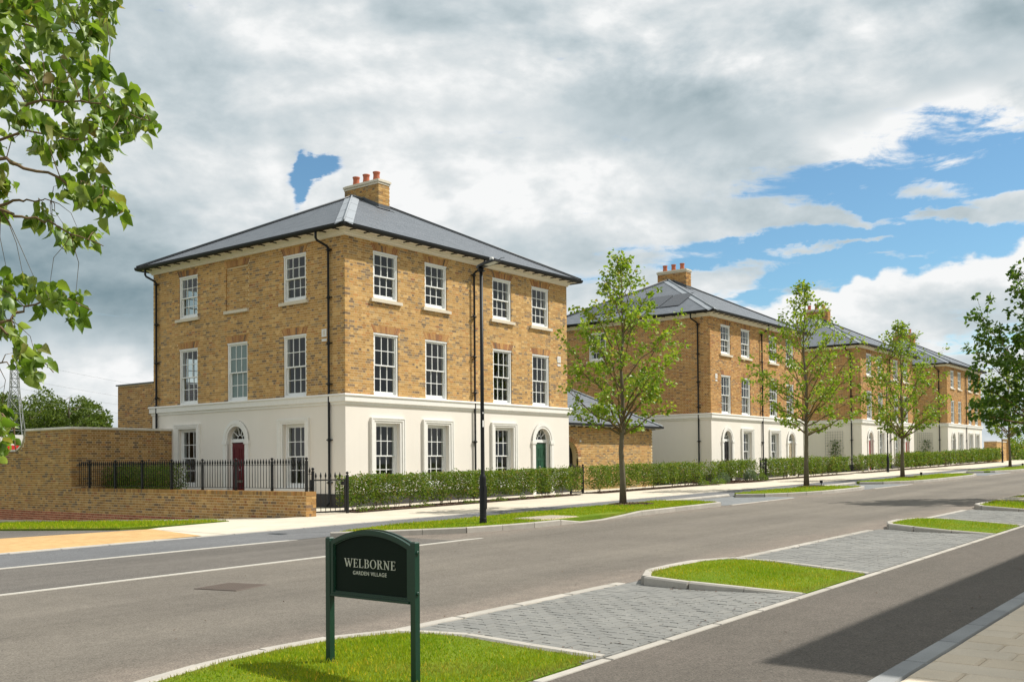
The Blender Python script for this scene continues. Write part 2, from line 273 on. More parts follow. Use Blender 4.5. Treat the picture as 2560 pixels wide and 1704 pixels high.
def paver(w):
    r = isl(w); P = pos(w)
    c = w.ramp(r, [(0, (0.200, 0.199, 0.186)), (0.4, (0.217, 0.215, 0.199)), (0.75, (0.191, 0.191, 0.179)), (1, (0.230, 0.226, 0.208))])
    v = w.m('MULTIPLY', w.mr(w.noise(P, 150, 3), 0.25, 0.75, 0.88, 1.12), w.mr(w.noise(P, 0.9, 5, 0.6), 0.3, 0.7, 0.90, 1.10))
    return prin(w, hsv(w, c, v), 0.85, 0.25, w.noise(P, 200, 2), 0.002, 0.5)
mat('grey_paver', paver)
mat('paver_joint', lambda w: prin(w, w.mixc(w.ss(w.noise(pos(w), 3, 5), 0.5, 0.62), (0.15, 0.148, 0.14), (0.21, 0.18, 0.11)), 0.95, 0.1))
def slab(w):
    r = isl(w); P = pos(w)
    c = w.ramp(r, [(0, (0.60, 0.50, 0.37)), (0.5, (0.66, 0.555, 0.42)), (1, (0.62, 0.53, 0.41))])
    v = w.m('MULTIPLY', w.mr(w.noise(P, 110, 3), 0.25, 0.75, 0.90, 1.10), w.mr(w.noise(P, 2.1, 5, 0.6), 0.3, 0.7, 0.92, 1.07))
    return prin(w, hsv(w, c, v), 0.85, 0.2, w.noise(P, 160, 2), 0.002, 0.5)
mat('sandstone_slab', slab)
def concrete(w):
    r = isl(w); P = pos(w); c = w.mixc(r, (0.39, 0.365, 0.32), (0.45, 0.42, 0.37))
    v = w.m('MULTIPLY', w.mr(w.noise(P, 130, 3), 0.25, 0.75, 0.86, 1.12), w.mr(w.noise(P, 3.5, 6, 0.65), 0.3, 0.7, 0.86, 1.10))
    return prin(w, hsv(w, c, v), 0.9, 0.2, w.noise(P, 220, 2), 0.002, 0.5)
mat('kerb_concrete', concrete)
mat('grey_kerb', lambda w: prin(w, hsv(w, w.mixc(isl(w), (0.25, 0.255, 0.255), (0.31, 0.315, 0.31)), w.m('MULTIPLY', w.mr(w.noise(pos(w), 160, 3), 0.25, 0.75, 0.85, 1.14), w.mr(w.noise(pos(w), 3, 5), 0.3, 0.7, 0.9, 1.08))), 0.85, 0.25))
mat('white_line', lambda w: prin(w, hsv(w, w.mixc(w.noise(pos(w), 1.2, 5), (0.44, 0.42, 0.37), (0.54, 0.515, 0.46)), w.mr(w.noise(pos(w), 70, 4), 0.3, 0.7, 0.82, 1.08)), 0.8, 0.2))
def lawn(w):
    P = pos(w); n = w.noise(P, 1.3, 5, 0.6); n2 = w.noise(P, 60, 3, 0.7)
    c = w.mixc(w.mr(n, 0.32, 0.68, 0, 1), (0.111, 0.188, 0.013), (0.182, 0.231, 0.022)); return prin(w, hsv(w, c, w.mr(n2, 0.25, 0.75, 0.65, 1.3)), 0.95, 0.1, n2, 0.02, 0.8)
mat('lawn', lawn)
def blade(w):
    r = isl(w); P = pos(w); n = w.noise(P, 1.1, 4, 0.6)
    c = w.mixc(w.mr(n, 0.30, 0.70, 0, 1), (0.200, 0.338, 0.013), (0.346, 0.413, 0.026))
    dry = w.ramp(r, [(0, (1, 1, 1)), (0.5, (1.25, 1.1, 0.9)), (0.86, (0.8, 0.9, 0.8)), (0.94, (2.6, 1.45, 2.6))], 'CONSTANT')
    c = w.mixc(1.0, c, dry, 'MULTIPLY')
    at = w.n('ShaderNodeAttribute'); at.attribute_name = 'dry'; c = w.mixc(at.outputs['Fac'], c, w.mixc(r, (0.40, 0.32, 0.10), (0.30, 0.27, 0.07)))
    d = w.n('ShaderNodeBsdfDiffuse'); w.l(c, d.inputs[0]); t = w.n('ShaderNodeBsdfTranslucent'); w.l(c, t.inputs[0])
    m = w.n('ShaderNodeMixShader'); m.inputs[0].default_value = 0.4; w.l(d.outputs[0], m.inputs[1]); w.l(t.outputs[0], m.inputs[2]); return m.outputs[0]
mat('grass_blade', blade)
mat('meadow', lambda w: prin(w, hsv(w, w.mixc(w.ss(w.noise(pos(w), 0.05, 6), 0.4, 0.6), (0.075, 0.125, 0.02), (0.11, 0.135, 0.035)), w.mr(w.noise(pos(w), 2, 6), 0.3, 0.7, 0.75, 1.2)), 0.95, 0.1))
mat('mulch', lambda w: prin(w, hsv(w, w.mixc(w.noise(pos(w), 9, 5, 0.7), (0.055, 0.036, 0.025), (0.13, 0.085, 0.06)), w.mr(w.noise(pos(w), 70, 3), 0.3, 0.7, 0.6, 1.3)), 0.95, 0.1, w.noise(pos(w), 40, 4, 0.7), 0.03, 1.0))
mat('bark_chip', lambda w: prin(w, w.ramp(isl(w), [(0, (0.10, 0.062, 0.045)), (0.5, (0.16, 0.10, 0.07)), (0.85, (0.07, 0.045, 0.035)), (1, (0.26, 0.18, 0.12))]), 0.9, 0.15))
mat('bark', lambda w: prin(w, hsv(w, w.mixc(w.noise(pos(w), 7, 6, 0.65), (0.13, 0.105, 0.075), (0.21, 0.175, 0.125)), w.mr(w.noise(pos(w), 45, 4), 0.3, 0.7, 0.75, 1.2)), 0.9, 0.15, w.noise(pos(w), 60, 4), 0.006, 0.8))
mat('twig', lambda w: prin(w, w.mixc(w.noise(pos(w), 12, 3), (0.15, 0.10, 0.055), (0.23, 0.165, 0.09)), 0.8, 0.2))
mat('young_bark', lambda w: prin(w, hsv(w, w.mixc(w.ss(w.noise(pos(w), 5, 4), 0.45, 0.6), (0.155, 0.115, 0.07), (0.24, 0.165, 0.055)), w.mr(w.noise(pos(w), 40, 3), 0.3, 0.7, 0.8, 1.2)), 0.85, 0.2))
def leafmat(name, stops, tr=0.42, gloss=0.12):
    def fn(w):
        r = isl(w); c = w.ramp(r, stops)
        n = w.mr(w.noise(pos(w), 14, 2), 0.3, 0.7, 0.88, 1.12); c = hsv(w, c, n)
        d = w.n('ShaderNodeBsdfDiffuse'); w.l(c, d.inputs[0]); t = w.n('ShaderNodeBsdfTranslucent')
        w.l(w.mixc(1.0, c, (1.25, 1.30, 0.55), 'MULTIPLY'), t.inputs[0])
        m = w.n('ShaderNodeMixShader'); m.inputs[0].default_value = tr; w.l(d.outputs[0], m.inputs[1]); w.l(t.outputs[0], m.inputs[2])
        g = w.n('ShaderNodeBsdfGlossy'); g.inputs['Roughness'].default_value = 0.42; g.inputs[0].default_value = (0.9, 0.95, 0.9, 1)
        lw = w.n('ShaderNodeLayerWeight'); lw.inputs[0].default_value = 0.35
        m2 = w.n('ShaderNodeMixShader'); w.l(w.m('MULTIPLY', lw.outputs['Facing'], gloss), m2.inputs[0]); w.l(m.outputs[0], m2.inputs[1]); w.l(g.outputs[0], m2.inputs[2]); return m2.outputs[0]
    return mat(name, fn)
leafmat('tree_leaf', [(0, (0.136, 0.226, 0.020)), (0.35, (0.203, 0.303, 0.029)), (0.7, (0.266, 0.358, 0.040)), (0.93, (0.339, 0.385, 0.061)), (1, (0.429, 0.352, 0.088))], 0.5)
leafmat('dark_tree_leaf', [(0, (0.055, 0.12, 0.016)), (0.5, (0.085, 0.165, 0.022)), (1, (0.14, 0.21, 0.032))])
leafmat('lime_leaf', [(0, (0.095, 0.172, 0.023)), (0.35, (0.146, 0.241, 0.031)), (0.65, (0.215, 0.301, 0.050)), (0.9, (0.292, 0.361, 0.117)), (0.985, (0.284, 0.267, 0.072)), (1, (0.310, 0.241, 0.108))], 0.5, 0.15)
leafmat('hedge_leaf', [(0, (0.075, 0.135, 0.014)), (0.4, (0.125, 0.20, 0.024)), (0.72, (0.18, 0.25, 0.034)), (0.88, (0.24, 0.28, 0.05)), (0.97, (0.30, 0.24, 0.09)), (1, (0.33, 0.20, 0.10))], 0.4)
leafmat('wood_leaf', [(0, (0.075, 0.115, 0.024)), (0.5, (0.11, 0.155, 0.034)), (1, (0.155, 0.195, 0.05))], 0.35, 0.05)
leafmat('silver_leaf', [(0, (0.13, 0.18, 0.13)), (1, (0.20, 0.25, 0.19))], 0.3)
leafmat('weed_leaf', [(0, (0.11, 0.19, 0.03)), (1, (0.19, 0.25, 0.05))], 0.4)
mat('galvanised', lambda w: prin(w, (0.24, 0.245, 0.245), 0.55, 0.4))
mat('rusty_iron', lambda w: prin(w, w.mixc(w.noise(pos(w), 9, 5), (0.145, 0.118, 0.100), (0.172, 0.140, 0.118)), 0.8, 0.3))
mat('red_vinyl', lambda w: prin(w, w.mixc(w.noise(pos(w), 5), (0.55, 0.03, 0.03), (0.62, 0.04, 0.035)), 0.4, 0.4))
mat('hill_field', lambda w: prin(w, w.mixc(w.noise(pos(w), 0.004, 4), (0.07, 0.11, 0.05), (0.10, 0.13, 0.07)), 0.95, 0.1))
mat('setts', lambda w: prin(w, hsv(w, w.mixc(isl(w), (0.36, 0.32, 0.26), (0.46, 0.41, 0.33)), w.mr(w.noise(pos(w), 60), 0.3, 0.7, 0.85, 1.1)), 0.9, 0.2))

# ------------------------------------------------------------------ helpers
def tag(o, label=None, cat=None, group=None, kind=None):
    if label: o['label'] = label
    if cat: o['category'] = cat
    if group: o['group'] = group
    if kind: o['kind'] = kind
    return o
def link(o, parent=None):
    COL.objects.link(o)
    if parent is not None: o.parent = parent
    return o
def empty(name, loc=(0, 0, 0), rz=0.0, parent=None):
    o = bpy.data.objects.new(name, None); o.location = loc; o.rotation_euler = (0, 0, rz); o.empty_display_size = 0.2
    return link(o, parent)
def wmat(o):
    m = o.matrix_basis.copy()
    return wmat(o.parent) @ m if o.parent else m
def mesh_np(name, V, loops, counts, m=None, smooth=False):
    me = bpy.data.meshes.new(name); V = np.asarray(V, dtype=np.float32); loops = np.asarray(loops, dtype=np.int32); counts = np.asarray(counts, dtype=np.int32)
    me.vertices.add(len(V)); me.vertices.foreach_set('co', V.ravel())
    me.loops.add(len(loops)); me.loops.foreach_set('vertex_index', loops)
    me.polygons.add(len(counts)); st = np.concatenate(([0], np.cumsum(counts)[:-1])).astype(np.int32)
    me.polygons.foreach_set('loop_start', st); me.polygons.foreach_set('loop_total', counts)
    me.polygons.foreach_set('use_smooth', np.full(len(counts), bool(smooth)))
    me.update(calc_edges=True); me.validate()
    if m: me.materials.append(MATS[m])
    return me
def mobj(name, me, parent=None, mw=None):
    o = bpy.data.objects.new(name, me)
    if mw is not None: o.matrix_basis = mw
    return link(o, parent)
class MB:
    def __init__(s): s.v = []; s.f = []; s.sm = []
    def add(s, vs, fs, sm=False):
        n = len(s.v); s.v.extend([tuple(p) for p in vs]); s.f.extend([tuple(i+n for i in f) for f in fs]); s.sm.extend([sm]*len(fs)); return s
    def box(s, x0, x1, y0, y1, z0, z1):
        return s.add([(x0, y0, z0), (x1, y0, z0), (x1, y1, z0), (x0, y1, z0), (x0, y0, z1), (x1, y0, z1), (x1, y1, z1), (x0, y1, z1)],
                     [(3, 2, 1, 0), (4, 5, 6, 7), (0, 1, 5, 4), (1, 2, 6, 5), (2, 3, 7, 6), (3, 0, 4, 7)])
    def quad(s, a, b, c, d): return s.add([a, b, c, d], [(0, 1, 2, 3)])
    def tube(s, pts, rad, n=8, caps=True, sm=True):
        pts = [Vector(p) for p in pts]; rad = rad if isinstance(rad, (list, tuple)) else [rad]*len(pts); vs = []; fs = []; px = None
        for i, p in enumerate(pts):
            d = (pts[min(i+1, len(pts)-1)] - pts[max(i-1, 0)]); d = d.normalized() if d.length > 1e-9 else Vector((0, 0, 1))
            if px is None: px = Vector((1, 0, 0)) if abs(d.x) < 0.8 else Vector((0, 1, 0))
            px = (px - d*px.dot(d)); px = px.normalized() if px.length > 1e-6 else d.orthogonal().normalized(); py = d.cross(px)
            for k in range(n):
                a = 2*math.pi*k/n; vs.append(p + (px*math.cos(a) + py*math.sin(a))*rad[i])
        for i in range(len(pts)-1):
            for k in range(n): fs.append((i*n+k, i*n+(k+1) % n, (i+1)*n+(k+1) % n, (i+1)*n+k))
        s.add(vs, fs, sm)
        if caps: s.f.append(tuple(len(s.v)-len(vs)+k for k in reversed(range(n)))); s.f.append(tuple(len(s.v)-n+k for k in range(n))); s.sm += [False, False]
        return s
    def lathe(s, prof, cx=0, cy=0, n=16, sm=True):
        vs = []; fs = []
        for r, z in prof:
            for k in range(n): a = 2*math.pi*k/n; vs.append((cx+r*math.cos(a), cy+r*math.sin(a), z))
        for i in range(len(prof)-1):
            for k in range(n): fs.append((i*n+k, i*n+(k+1) % n, (i+1)*n+(k+1) % n, (i+1)*n+k))
        s.add(vs, fs, sm); b = len(s.v)-len(vs); s.f += [tuple(b+k for k in reversed(range(n))), tuple(len(s.v)-n+k for k in range(n))]; s.sm += [False, False]; return s
    def prism(s, poly, y0, y1):      # polygon in xz extruded along y
        n = len(poly); vs = [(x, y0, z) for x, z in poly] + [(x, y1, z) for x, z in poly]
        return s.add(vs, [tuple(range(n)), tuple(reversed(range(n, 2*n)))] + [(i, i+n, (i+1) % n+n, (i+1) % n) for i in range(n)])
    def mesh(s, name, m=None):
        me = bpy.data.meshes.new(name); me.from_pydata(s.v, [], s.f)
        if any(s.sm): me.polygons.foreach_set('use_smooth', s.sm)
        if m: me.materials.append(MATS[m])
        me.update(); return me
    def obj(s, name, m, parent=None, mw=None): return mobj(name, s.mesh(name, m), parent, mw)

CUBE = {}
def cube_mesh(m, kind='box'):
    if (m, kind) not in CUBE:
        b = MB()
        if kind == 'box': b.box(-.5, .5, -.5, .5, -.5, .5)
        elif kind == 'kerb':
            p = [(-.5, -.5), (.5, -.5), (.5, .44), (.38, .5), (-.22, .5), (-.5, .36)]
            b.add([(-.5, y, z) for y, z in p] + [(.5, y, z) for y, z in p], [tuple(reversed(range(6))), tuple(range(6, 12))] + [(i, (i+1) % 6, (i+1) % 6+6, i+6) for i in range(6)])
        elif kind == 'chamfer':
            e = 0.44; zz = 0.30
            b.add([(-.5, -.5, -.5), (.5, -.5, -.5), (.5, .5, -.5), (-.5, .5, -.5), (-.5, -.5, zz), (.5, -.5, zz), (.5, .5, zz), (-.5, .5, zz), (-e-.04, -e, .5), (e+.04, -e, .5), (e+.04, e, .5), (-e-.04, e, .5)],
                  [(0, 1, 5, 4), (1, 2, 6, 5), (2, 3, 7, 6), (3, 0, 4, 7), (4, 5, 9, 8), (5, 6, 10, 9), (6, 7, 11, 10), (7, 4, 8, 11), (8, 9, 10, 11), (3, 2, 1, 0)])
        CUBE[(m, kind)] = b.mesh('piece_'+m, m)
    return CUBE[(m, kind)]
SGN = np.array([[-1, -1, -1], [1, -1, -1], [1, 1, -1], [-1, 1, -1], [-1, -1, 1], [1, -1, 1], [1, 1, 1], [-1, 1, 1]], dtype=float)*0.5
BOXF = np.array([[3, 2, 1, 0], [4, 5, 6, 7], [0, 1, 5, 4], [1, 2, 6, 5], [2, 3, 7, 6], [3, 0, 4, 7]])
def boxes_mesh(name, B, m):
    B = np.asarray(B, dtype=float); C = B[:, 0]; n = len(B)
    V = C[:, None, :] + SGN[None, :, 0, None]*B[:, None, 1] + SGN[None, :, 1, None]*B[:, None, 2] + SGN[None, :, 2, None]*B[:, None, 3]
    F = (BOXF[None] + (np.arange(n)*8)[:, None, None]).reshape(-1)
    return mesh_np(name, V.reshape(-1, 3), F, np.full(n*6, 4), m)
CAMP = np.array([0, 0, CAMZ])
def piece_matrix(c, a, b, d):      # orthogonal axes: the third is made square to the first two
    a = Vector(a); b = Vector(b); d = Vector(d); b = b-a*(b.dot(a)/a.length_squared); n = a.cross(b).normalized()
    if n.dot(d) < 0: n = -n
    d = n*d.length
    return Matrix(((a[0], b[0], d[0], c[0]), (a[1], b[1], d[1], c[1]), (a[2], b[2], d[2], c[2]), (0, 0, 0, 1)))
def pieces(B, one, rest, m, parent, n_ind=0, kind='box', ok=None):
    """B: list of (centre, axis_x, axis_y, axis_z) full-length axes in the parent's space. The n_ind nearest become objects of their own."""
    if not len(B): return
    B = np.asarray(B, dtype=float); idx = np.arange(len(B)); ind = np.array([], dtype=int)
    if n_ind:
        M = np.array(wmat(parent)); C = B[:, 0] @ M[:3, :3].T + M[:3, 3]; dist = np.linalg.norm(C-CAMP, axis=1)
        if ok is not None: dist = np.where(ok(C), dist, 1e9)
        ind = np.argsort(dist)[:n_ind]
        me = cube_mesh(m, kind)
        for i in ind:
            mobj(one, me, parent, piece_matrix(*B[i]))
    keep = np.setdiff1d(idx, ind)
    if len(keep):
        o = mobj(rest, boxes_mesh(rest, B[keep], m), parent); o['kind'] = 'stuff'

GXL = 125.0
def gz(X):
    X = min(max(X, -60.0), GXL); return 0.011*X + 2.2e-5*max(X-20, 0)**2
def gs(X, Y):
    return gz(X) - min(0.036*min(max(Y-19.8, 0), 11.6) + 0.02*max(Y-31.4, 0), 1.4)

# ------------------------------------------------------------------ brick walls
PITCH_B = 0.338
def course_bricks(L, z0, z1, holes, fm, o=0.0022, corner0=None, corner1=None, depth=0.1, seed=0, jit=0.0009, ch=0.075):
    """Flemish bond bricks on a face. holes: (xc, hw_bottom, hw_top, zb, zt). fm(a, o, z) maps to 3D."""
    rg = random.Random(seed); out = []; k = 0; z = z0
    ex = Vector(fm(1, 0, 0))-Vector(fm(0, 0, 0)); eo = Vector(fm(0, 1, 0))-Vector(fm(0, 0, 0)); ez = Vector((0, 0, 1))
    while z + 0.05 < z1:
        h = min(0.065, z1-z); zc = z+h/2; cuts = []
        for (xc, h0, h1, zb, zt) in holes:
            if zb-0.02 < zc < zt+0.005:
                t = (zc-zb)/max(zt-zb, 1e-6); hw = h0+(h1-h0)*t; cuts.append((xc-hw, xc+hw))
        a0 = (-0.006 if k % 2 == 0 else 0.1) if corner0 == 'A' else (0.1 if k % 2 == 0 else -0.006) if corner0 == 'B' else 0.0
        a1 = L + (0.006 if k % 2 == 0 else -0.1) if corner1 == 'A' else L + (-0.1 if k % 2 == 0 else 0.006) if corner1 == 'B' else L
        segs = [(a0, a1)]
        for c0, c1 in cuts:
            ns = []
            for s0, s1 in segs:
                if c1 <= s0 or c0 >= s1: ns.append((s0, s1)); continue
                if c0 > s0: ns.append((s0, c0))
                if c1 < s1: ns.append((c1, s1))
            segs = ns
        x = -PITCH_B + (k % 2)*PITCH_B/2 - (0.0 if k % 2 else 0.0)
        while x < L+0.2:
            for (bx, bl) in ((x, 0.215), (x+0.2253, 0.1025)):
                for s0, s1 in segs:
                    p0 = max(bx, s0); p1 = min(bx+bl, s1)
                    if s0 > bx-0.03 and p0 == bx and bx-s0 < 0.045: p0 = s0
                    if p1-p0 > 0.03:
                        oo = o + rg.uniform(-jit, jit); zj = rg.uniform(-0.0015, 0.0015)
                        c = Vector(fm((p0+p1)/2, oo-depth/2, zc+zj))
                        out.append((c, ex*(p1-p0), eo*depth, ez*h))
            x += PITCH_B
        z += ch; k += 1
    return [[tuple(v) for v in b] for b in out]

def face_with_holes(mb, fm, a0, a1, z0, z1, holes, o, reveal=0.22, back=-0.28):
    """holes: (x0,x1,zb,zt)"""
    xs = sorted({a0, a1, *[h[0] for h in holes], *[h[1] for h in holes]}); zs = sorted({z0, z1, *[h[2] for h in holes], *[h[3] for h in holes]})
    xs = [x for x in xs if a0-1e-6 <= x <= a1+1e-6]; zs = [z for z in zs if z0-1e-6 <= z <= z1+1e-6]
    for i in range(len(xs)-1):
        for j in range(len(zs)-1):
            xm = (xs[i]+xs[i+1])/2; zm = (zs[j]+zs[j+1])/2
            if any(h[0] < xm < h[1] and h[2] < zm < h[3] for h in holes): continue
            mb.quad(fm(xs[i], o, zs[j]), fm(xs[i+1], o, zs[j]), fm(xs[i+1], o, zs[j+1]), fm(xs[i], o, zs[j+1]))
    for (x0, x1, zb, zt) in holes:
        if zb < z0-1e-6: zb = z0
        r = o-reveal-0.06
        mb.quad(fm(x0, o, zb), fm(x0, r, zb), fm(x0, r, zt), fm(x0, o, zt)); mb.quad(fm(x1, o, zb), fm(x1, r, zb), fm(x1, r, zt), fm(x1, o, zt))
        mb.quad(fm(x0, o, zt), fm(x1, o, zt), fm(x1, r, zt), fm(x0, r, zt)); mb.quad(fm(x0, o, zb), fm(x1, o, zb), fm(x1, r, zb), fm(x0, r, zb))
def inner_face(mb, fm, a0, a1, z0, z1, holes, o):
    xs = sorted({a0, a1, *[h[0] for h in holes], *[h[1] for h in holes]}); zs = sorted({z0, z1, *[h[2] for h in holes], *[h[3] for h in holes]})
    xs = [x for x in xs if a0-1e-6 <= x <= a1+1e-6]; zs = [z for z in zs if z0-1e-6 <= z <= z1+1e-6]
    for i in range(len(xs)-1):
        for j in range(len(zs)-1):
            xm = (xs[i]+xs[i+1])/2; zm = (zs[j]+zs[j+1])/2
            if any(h[0] < xm < h[1] and h[2] < zm < h[3] for h in holes): continue
            mb.quad(fm(xs[i], o, zs[j]), fm(xs[i+1], o, zs[j]), fm(xs[i+1], o, zs[j+1]), fm(xs[i], o, zs[j+1]))

# ------------------------------------------------------------------ windows and doors (local: x along wall, -y outward, z up, origin bottom centre at wall face)
WIN = {}
def window_meshes(w, h, sb, glass_m):
    key = (round(w, 3), round(h, 3), round(sb, 3), glass_m)
    if key in WIN: return WIN[key]
    fr = MB(); j = 0.065; d = 0.16
    fr.box(-w/2, -w/2+j, sb, sb+d, 0, h); fr.box(w/2-j, w/2, sb, sb+d, 0, h); fr.box(-w/2+j, w/2-j, sb, sb+d, h-0.06, h); fr.box(-w/2+j, w/2-j, sb-0.005, sb+d, 0, 0.045)
    fr.box(-w/2+0.004, w/2-0.004, sb-0.022, sb-0.001, h-0.05, h-0.002)      # head mould
    fr.box(-w/2+j-0.012, -w/2+j+0.012, sb+0.072, sb+0.078, 0.045, h-0.06); fr.box(w/2-j-0.012, w/2-j+0.012, sb+0.072, sb+0.078, 0.045, h-0.06)
    frame = fr.mesh('window', 'white_paint')
    iw = w-2*j; zm = 0.045 + (h-0.105)*0.49; panes = []
    def sash(za, zb, y, bot, top):
        b = MB(); st = 0.046; x0 = -iw/2+0.001; x1 = iw/2-0.001; y1 = y+0.042
        b.box(x0, x0+st, y, y1, za, zb); b.box(x1-st, x1, y, y1, za, zb); b.box(x0+st, x1-st, y, y1, za, za+bot); b.box(x0+st, x1-st, y, y1, zb-top, zb)
        gx0, gx1, gz0, gz1 = x0+st, x1-st, za+bot, zb-top; br = 0.011; cw = (gx1-gx0)/3; chh = (gz1-gz0)/2
        for i in (1, 2): b.box(gx0+cw*i-br, gx0+cw*i+br, y+0.006, y1-0.006, gz0, gz1)
        for i in range(3): b.box(gx0+cw*i+(br if i else 0), gx0+cw*(i+1)-(br if i < 2 else 0), y+0.006, y1-0.006, gz0+chh-br, gz0+chh+br)
        for i in range(3):
            for k in range(2): panes.append((gx0+cw*(i+0.5), y+0.02, gz0+chh*(k+0.5), cw, chh))
        return b
    up = sash(zm-0.018, h-0.061, sb+0.03, 0.038, 0.046).mesh('upper_sash', 'white_paint')
    lo = sash(0.046, zm+0.018, sb+0.080, 0.088, 0.038).mesh('lower_sash', 'white_paint')
    pw, ph = panes[0][3], panes[0][4]
    pm = MB().add([(-.5, 0, -.5), (.5, 0, -.5), (.5, 0, .5), (-.5, 0, .5)], [(0, 1, 2, 3)]).mesh('pane', glass_m)
    gu = MB(); gl = MB()
    for i, (x, y, z, a, b_) in enumerate(panes):
        (gu if i < 6 else gl).quad((x-a/2, y, z-b_/2), (x+a/2, y, z-b_/2), (x+a/2, y, z+b_/2), (x-a/2, y, z+b_/2))
    WIN[key] = (frame, up, lo, panes, pm, gu.mesh('glazing', glass_m), gl.mesh('glazing', glass_m)); return WIN[key]
SILL = {}
def place_window(parent, mw, w, h, sb=0.03, glass_m='window_glass', each=True, sill=False):
    frame, up, lo, panes, pm, gu, gl = window_meshes(w, h, sb, glass_m)
    o = mobj('window', frame, parent, mw); mobj('upper_sash', up, o); mobj('lower_sash', lo, o)
    if each:
        for (x, y, z, a, b) in panes: mobj('pane', pm, o, Matrix.Translation((x, y, z)) @ Matrix.Diagonal((a, 1, b, 1)))
    else: mobj('glazing', gu, o); mobj('glazing', gl, o)
    if sill:
        if w not in SILL:
            b = MB(); b.add([(-w/2-0.14, -0.085, -0.125), (w/2+0.14, -0.085, -0.125), (w/2+0.14, -0.085, -0.028), (-w/2-0.14, -0.085, -0.028), (-w/2-0.14, 0.09, -0.125), (w/2+0.14, 0.09, -0.125), (w/2+0.14, 0.09, -0.003), (-w/2-0.14, 0.09, -0.003)],
                            [(0, 1, 2, 3), (3, 2, 6, 7), (7, 6, 5, 4), (4, 5, 1, 0), (0, 3, 7, 4), (1, 5, 6, 2)]); SILL[w] = b.mesh('sill', 'cast_stone')
        mobj('sill', SILL[w], o)
    return o
def arc(r, zc, n=20, a0=0.0, a1=math.pi): return [(r*math.cos(a0+(a1-a0)*i/n), zc+r*math.sin(a0+(a1-a0)*i/n)) for i in range(n+1)]
SPRING, RAD = 2.14, 0.475
def place_door(parent, mw, paint, sb=0.11):
    lw = 0.83; zt = 2.06; b = MB(); y = sb; b.box(-lw/2, lw/2, y, y+0.045, 0.08, zt)
    for x0, x1 in ((-0.33, -0.045), (0.045, 0.33)):
        for z0, z1 in ((1.53, 1.88), (0.90, 1.42), (0.24, 0.68)):
            for t, dy in ((0.0, 0.012), (0.03, 0.004)):
                b.box(x0+t, x1-t, y-dy, y-0.0005, z0+t, z0+t+0.018); b.box(x0+t, x1-t, y-dy, y-0.0005, z1-t-0.018, z1-t); b.box(x0+t, x0+t+0.018, y-dy, y-0.0005, z0+t+0.018, z1-t-0.018); b.box(x1-t-0.018, x1-t, y-dy, y-0.0005, z0+t+0.018, z1-t-0.018)
    d = b.obj('door', paint, parent, mw)
    f = MB(); f.box(-RAD, -lw/2-0.004, y-0.02, y+0.06, 0, zt+0.02); f.box(lw/2+0.004, RAD, y-0.02, y+0.06, 0, zt+0.02); f.box(-RAD, RAD, y-0.03, y+0.07, zt+0.021, zt+0.135)
    zc = zt+0.135; R0 = RAD-0.05; out = arc(RAD+0.02, zc, 24); inn = arc(R0, zc, 24); n = len(out)
    f.add([(x, y-0.015, z) for x, z in out]+[(x, y-0.015, z) for x, z in inn]+[(x, y+0.05, z) for x, z in inn], [(i, i+1, n+i+1, n+i) for i in range(n-1)]+[(n+i, n+i+1, 2*n+i+1, 2*n+i) for i in range(n-1)])
    for k in range(1, 5):
        a = math.pi*k/5; c, s_ = math.cos(a), math.sin(a); p = Vector((c*0.13, 0, s_*0.13)); e = Vector((c*R0, 0, s_*R0)); nn = Vector((-s_, 0, c))*0.012
        f.add([(q.x, yy, zc+q.z) for yy in (y-0.005, y+0.03) for q in (p-nn, e-nn, e+nn, p+nn)], [(0, 1, 2, 3), (0, 4, 5, 1), (2, 6, 7, 3), (4, 5, 6, 7)])
    o1 = arc(0.14, zc, 12); o2 = arc(0.115, zc, 12); n = len(o1); f.add([(x, y-0.004, z) for x, z in o1]+[(x, y-0.004, z) for x, z in o2], [(i, i+1, n+i+1, n+i) for i in range(n-1)])
    f.obj('door_frame', 'white_paint', d)
    g = MB(); pts = arc(R0, zc, 24); g.add([(x, y+0.02, z) for x, z in pts], [tuple(range(len(pts)))]); g.obj('fanlight', 'window_glass', d)
    lp = MB(); lp.box(-0.13, 0.13, y-0.02, y-0.001, 0.74, 0.82); lp.obj('letter_plate', 'brushed_metal', d)
    kn = MB(); kn.lathe([(0.012, -0.03), (0.03, -0.02), (0.03, 0.0), (0.018, 0.012)], 0, 0, 10)
    k = kn.obj('knob', 'brushed_metal', d, Matrix.Translation((0, y-0.03, 1.16)) @ Matrix.Rotation(math.pi/2, 4, 'X'))
    return d
def arch_surround(parent, mw):
    b = MB(); w1 = 0.675; wi = RAD
    for s in (-1, 1):
        x0, x1 = sorted((s*wi, s*w1)); b.box(x0, x1, -0.05, 0.02, 0, SPRING-0.12)
        xm = s*(wi+w1)/2; b.box(*sorted((s*(wi+0.06), s*w1)), -0.066, -0.0502, 0, SPRING-0.12)
        b.box(*sorted((s*(wi-0.015), s*(w1+0.03))), -0.085, 0.02, SPRING-0.12, SPRING)
    for ro, ri, y in ((w1, wi, -0.05), (w1, wi+0.08, -0.066)):
        o = arc(ro, SPRING, 28); i_ = arc(ri, SPRING, 28); n = len(o)
        b.add([(x, y, z) for x, z in o]+[(x, y, z) for x, z in i_]+[(x, 0.02, z) for x, z in o]+[(x, 0.02 if y > -0.06 else -0.05, z) for x, z in i_],
              [(k, k+1, n+k+1, n+k) for k in range(n-1)]+[(k, 2*n+k, 2*n+k+1, k+1) for k in range(n-1)]+[(n+k, n+k+1, 3*n+k+1, 3*n+k) for k in range(n-1)])
    return b.obj('door_surround', 'stucco_trim', parent, mw)
